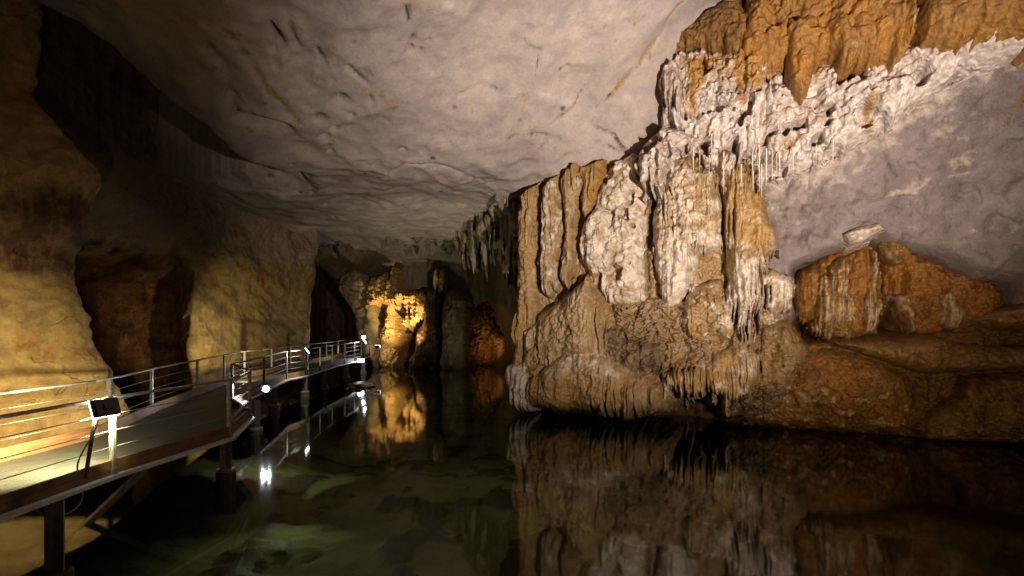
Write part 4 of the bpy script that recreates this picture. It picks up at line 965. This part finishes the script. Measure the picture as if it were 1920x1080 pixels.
for k, (px, py, ln) in enumerate(STRAWS):
    p = FR.at(px, py - 14, 1.75)
    o = link_mesh("soda_straw", sm.v, sm.f, M_STRAW, smooth=True) if straw0 is None else straw0.copy()
    if straw0 is None: straw0 = o
    else: COL.objects.link(o)
    r_ = random.uniform(0.010, 0.024)
    o.location = p; o.scale = (r_, r_, (ln + 16) / F * 15.5); o.rotation_euler = (0, 0, random.uniform(0, 6))
    tag(o, "thin white soda straw hanging from the ragged hem of the crystal band", "soda straw", "soda straws along the crystal band")

# ------------------------------------------------------------------ pool
def build_bed():
    xs = np.arange(-16, 16, 0.12); ys = np.r_[np.arange(-6, 20, 0.1), np.arange(20, 46, 0.3)]
    X, Y = np.meshgrid(xs, ys, indexing='ij'); O = 0 * X
    n = fbm(X * 0.35, Y * 0.3, O, 4, 121); n2 = fbm(X * 1.5, Y * 1.5, O, 4, 122)
    Z = -1.15 + 0.35 * n + 0.10 * n2 - 0.8 * ss(0, 9, X) - 0.8 * ss(12, 22, Y)
    patch = ss(0.06, 0.16, fbm(X * 0.8 + 3, Y * 0.6, O, 5, 123) + 0.12 * ss(-2.0, 1.5, X))
    Z = Z + 0.09 * patch + 0.05 * fbm(X * 3.5, Y * 3.5, O, 4, 124) * patch
    bank = ss(-4.4, -6.6, X - 0.10 * (Y - 8) * -1 + 0.6 * n)
    Z = Z + 0.55 * bank
    pig = np.zeros(X.shape + (3,), np.float32); pig[..., 2] = np.clip(patch + bank + ss(1, 4, X) * 0.8, 0, 1)
    o = link_mesh("pool_bed", np.stack([X, Y, Z], -1).reshape(-1, 3), grid_faces(len(xs), len(ys))[:, :], M_BED, pig=pig.reshape(-1, 3))
    tag(o, "greenish silt bed with brown stones seen through the clear water", "pool bed", kind="structure")
build_bed()
o = link_mesh("water", [(-20, -8, 0), (20, -8, 0), (20, 46, 0), (-20, 46, 0)], [(0, 1, 2, 3)], M_WATER, smooth=False)
tag(o, "still dark pool mirroring the cave", "water", kind="structure")

def boulder(name, c, size, seed, mat, label, pig=(0.3, 0, 0.3)):
    nz, na = 40, 56
    th = np.linspace(0.02, np.pi - 0.02, nz); ph = np.linspace(0, 2 * np.pi, na, endpoint=False)
    T, Pp = np.meshgrid(th, ph, indexing='ij')
    x, y, z = np.sin(T) * np.cos(Pp), np.sin(T) * np.sin(Pp), np.cos(T)
    r = 1 + 0.35 * fbm(x * 1.3 + seed, y * 1.3, z * 1.3, 4, seed)
    V = np.stack([x * r * size[0], y * r * size[1], z * r * size[2]], -1).reshape(-1, 3)
    i = np.arange(nz - 1)[:, None] * na; j = np.arange(na)[None]
    f = np.stack([i + j, i + na + j, i + na + (j + 1) % na, i + (j + 1) % na], -1).reshape(-1, 4)
    o = link_mesh(name, V, f, mat, pig=np.tile([pig], (len(V), 1))); o.location = c
    tag(o, label, "rock"); return o
boulder("rock", (-7.4, 26.0, -0.12), (0.7, 1.3, 0.32), 5, M_BROWN, "low dark rock breaking the water under the far end of the walkway", (0.1, 0, 0.8))

# ------------------------------------------------------------------ walkway
def V3(p, z): return (p[0], p[1], z)
ZB, ZD, ZR = 0.87, 0.985, 1.99      # beam bottom, deck, top rail
NEAR = [(-5.8, 1.5), (-5.68, 5.92), (-5.64, 7.47), (-5.31, 9.9), (-5.96, 12.0), (-7.3, 13.8), (-8.75, 20.5), (-8.6, 22.0), (-8.9, 24.5), (-9.1, 27.0), (-9.25, 32.0), (-9.9, 37.0)]
FARE = [(-7.75, 1.5), (-7.6, 6.0), (-7.5, 8.0), (-7.45, 9.6), (-7.75, 10.8), (-8.35, 12.6), (-10.3, 20.3), (-10.25, 22.0), (-10.5, 24.5), (-10.65, 27.0), (-10.8, 32.0), (-11.4, 37.0)]
ww = empty("walkway", "raised steel walkway with cable railings and timber toe boards along the left wall", "walkway")
m = MB()
n_ = len(NEAR)
vt = [V3(p, ZD) for p in NEAR] + [V3(p, ZD) for p in FARE] + [V3(p, ZD - 0.035) for p in NEAR] + [V3(p, ZD - 0.035) for p in FARE]
fc = []
for i in range(n_ - 1):
    fc += [(i, i + 1, n_ + i + 1, n_ + i), (2 * n_ + i, 3 * n_ + i, 3 * n_ + i + 1, 2 * n_ + i + 1), (i, 2 * n_ + i, 2 * n_ + i + 1, i + 1), (n_ + i, n_ + i + 1, 3 * n_ + i + 1, 3 * n_ + i)]
link_mesh("deck", vt, fc, M_GRATE, ww, smooth=False)

def off(path, d):
    out = []
    for i, p in enumerate(path):
        a = Vector(path[max(i - 1, 0)]); b = Vector(path[min(i + 1, len(path) - 1)]); t = (b - a).normalized()
        out.append((p[0] + t.y * d, p[1] - t.x * d))
    return out
def run_bars(name, path, z, wd, ht, mat):
    m = MB()
    for a, b in zip(path[:-1], path[1:]): m.bar(V3(a, z), V3(b, z), wd, ht)
    return m.build(name, mat, ww)
NO = off(NEAR, 0.05); FO = off(FARE, -0.05)
run_bars("beam", off(NEAR, 0.075), ZB + 0.022, 0.16, 0.05, M_BEAM)
run_bars("beam", FO, ZB + 0.02, 0.10, 0.045, M_STEEL)
run_bars("toe_board", off(NEAR, 0.035), ZB + 0.150, 0.045, 0.20, M_WOOD)
run_bars("toe_board", off(FARE, -0.03), ZB + 0.19, 0.045, 0.26, M_WOOD)
def rail(path, z, r_, name, mat=M_STEEL):
    m = MB()
    for a, b in zip(path[:-1], path[1:]): m.tube([V3(a, z), V3(b, z)], r_, 8)
    return m.build(name, mat, ww, True)
NR = off(NEAR, 0.045); FRL = off(FARE, -0.045)
rail(NR, ZR, 0.024, "handrail"); rail(FRL, ZR, 0.024, "handrail")
for zz in (1.30, 1.53, 1.76):
    rail(NR, zz, 0.006, "cable", M_WIRE); rail(FRL, zz, 0.006, "cable", M_WIRE)
m = MB(); m.bar((-5.96, 12.0, ZR - 0.06), (-5.25, 9.95, ZR - 0.06), 0.05, 0.05); m.bar((-5.96, 12.0, 1.25), (-5.25, 9.95, 1.25), 0.04, 0.04)
m.build("gate_bar", M_STEEL, ww)
def post(p, z1=ZR, z0=ZB + 0.02, wd=0.06):
    m = MB(); m.box((p[0], p[1], (z0 + z1) / 2), (wd, wd * 0.75, z1 - z0)); m.box((p[0], p[1], z0 + 0.06), (wd * 1.7, wd * 1.1, 0.10))
    return m.build("post", M_STEEL, ww)
def along(path, ts):
    P = np.array(path); Ls = np.r_[0, np.cumsum(np.linalg.norm(np.diff(P, axis=0), axis=1))]
    return [(np.interp(t, Ls, P[:, 0]), np.interp(t, Ls, P[:, 1])) for t in ts]
for p in (NO[2], NO[3], NO[4], NO[5], NO[0]): post(p, wd=0.065)
for p in along(NO[5:], [3.4, 6.9, 8.9, 11.0, 13.2, 15.4, 17.4, 19.4, 21.4, 23.2]): post(p)
for p in along(FO, [3.0, 5.2, 8.6, 10.9, 14.2, 17.0, 19.5, 22, 24.5, 27, 30, 33]): post(p)
def leg(p, zb=-0.9, wd=0.13):
    m = MB(); m.box((p[0], p[1], (zb + ZB) / 2), (0.02, wd, ZB - zb)); m.box((p[0] - wd / 2, p[1], (zb + ZB) / 2), (wd - .02, 0.02, ZB - zb)); m.box((p[0] + wd / 2, p[1], (zb + ZB) / 2), (wd - .02, 0.02, ZB - zb))
    return m.build("leg", M_STEEL, ww)
def footing(p, zt, r_=0.19):
    m = MB(); m.tube([(p[0], p[1], -1.6), (p[0], p[1], zt - 0.04), (p[0], p[1], zt)], r_, 20, [r_, r_, r_ * 0.88])
    return m.build("footing", M_CONC, ww)
for p, zt in (((-5.62, 6.55), 0.0), ((-7.2, 6.6), 0.1), ((-5.9, 11.0), 0.05), ((-7.3, 15.2), 0.1), ((-8.3, 18.6), 0.25), ((-8.55, 22), 0.3), ((-8.8, 25), 0.2), ((-9.0, 29), 0.2), ((-9.2, 33), 0.2)):
    leg(p); footing(p, zt)
m = MB(); m.bar((-5.9, 9.0, ZB), (-6.9, 7.2, -0.8), 0.09, 0.09); m.build("brace", M_STEEL, ww)

# ------------------------------------------------------------------ lamps
def lamp(name, label, c, direction, size, energy, color, arm=None, cable=None, spread=150, group=None, lens=M_LENS, disc=0):
    root = empty(name, label, "lamp", group, c)
    d = Vector(direction).normalized()
    q = d.to_track_quat('-Z', 'Y').to_matrix()
    w_, h_, t_ = size
    m = MB()
    m.box((q @ Vector((0, 0, t_ * 0.35))), (w_ * 0.86, h_ * 0.86, t_ * 0.6), q)
    m.box((q @ Vector((0, 0, 0))), (w_, h_, t_ * 0.35), q)
    m.box(q @ Vector((0, 0, t_ * 0.78)), (w_ * 0.34, h_ * 0.30, t_ * 0.35), q)
    m.build("housing", M_BLACK, root)
    m = MB()
    if disc: m.tube([q @ Vector((0, 0, -t_ * 0.1)), q @ Vector((0, 0, -t_ * 0.5)), q @ Vector((0, 0, -t_ * 0.62))], disc, 20, [disc, disc, disc * 0.6])
    else: m.box((q @ Vector((0, 0, -t_ * 0.28))), (w_ * 1.01, h_ * 1.02, t_ * 0.2), q)
    m.build("lens", lens, root)
    if arm:
        m = MB(); m.bar(Vector(arm[0]) - Vector(c), Vector(arm[1]) - Vector(c), 0.035, 0.035); m.build("arm", M_BLACK, root)
    if cable:
        m = MB(); m.tube([Vector(p) - Vector(c) for p in catmull(cable, 40)], 0.011, 6); m.build("cable", M_CABLE, root, True)
    if energy:
        p = Vector(c) + d * (t_ * 0.45)
        lo = light("lamp_light", 'AREA', p, p + d, energy, color, spread, 0, w_ * 0.8)
    return root
G = "flood lamps along the walkway"
lamp("flood_lamp", "nearest black flood lamp on the railing, its bright edge glowing over the near wall", (-5.45, 7.15, 1.90), (-0.90, 0.24, -0.34), (0.36, 0.24, 0.08), 480, (1.0, 0.80, 0.42),
     ((-5.54, 7.1, 1.84), (-5.60, 7.0, ZB + 0.12)), [(-5.45, 7.1, 1.94), (-5.50, 7.02, 1.6), (-5.62, 6.9, 1.2), (-5.60, 6.95, 0.75), (-5.62, 6.75, 0.62), (-5.66, 6.5, 0.68), (-5.7, 6.3, 0.85)], 120, G)
lamp("flood_lamp", "small dazzling white lamp low under the walkway edge facing the camera", (-6.92, 15.0, 1.22), (0.35, -1.0, -0.30), (0.26, 0.22, 0.08), 190, (0.9, 0.95, 1.0), ((-6.95, 15.1, 1.2), (-7.5, 15.2, 0.95)), None, 170, G,
     glow_mat("dazzling_lamp_glass", (0.85, 0.92, 1.0), 60), 0.08)
lamp("flood_lamp", "white lamp hooked on the handrail halfway along the walkway", (-8.15, 21.3, 2.0), (-0.75, -0.35, -0.55), (0.40, 0.22, 0.10), 40, (1.0, 0.92, 0.75), ((-8.1, 21.4, 1.95), (-8.35, 21.5, 1.0)), None, 160, G)
lamp("flood_lamp", "white lamp on the handrail near the far end of the walkway", (-8.75, 31.8, 2.05), (-0.75, -0.35, -0.55), (0.42, 0.22, 0.10), 45, (1.0, 0.95, 0.85), ((-8.7, 31.8, 1.95), (-9.0, 31.9, 1.0)), None, 160, G)
lamp("flood_lamp", "white lamp below the deck edge near the far end of the walkway", (-8.85, 31.2, 0.95), (0.3, -0.8, -0.4), (0.36, 0.22, 0.1), 8, (0.9, 0.95, 1.0), None, None, 160, G)
lamp("flood_lamp", "tiny lit lamp on a stalk above the far end of the walkway", (-10.0, 36.0, 2.2), (-0.3, -0.8, -0.2), (0.28, 0.18, 0.1), 6, (0.9, 0.95, 1.0), ((-10.0, 36.0, 2.2), (-10.0, 36.1, 1.0)), None, 160, G)
lamp("flood_lamp", "last white lamp beside the foot of the golden column", (-9.2, 36.4, 1.55), (0.2, 0.8, 0.1), (0.40, 0.18, 0.1), 30, (1.0, 0.8, 0.5), ((-9.2, 36.4, 1.5), (-9.5, 36.5, 0.9)), None, 160, G)
# lamp hidden behind the deck that washes the broad left wall
light("wall_wash_light", 'SPOT', (-9.3, 18.6, 1.15), (-12.2, 23.5, 2.0), 850, (1.0, 0.80, 0.40), 95, 1.0, 0.08)
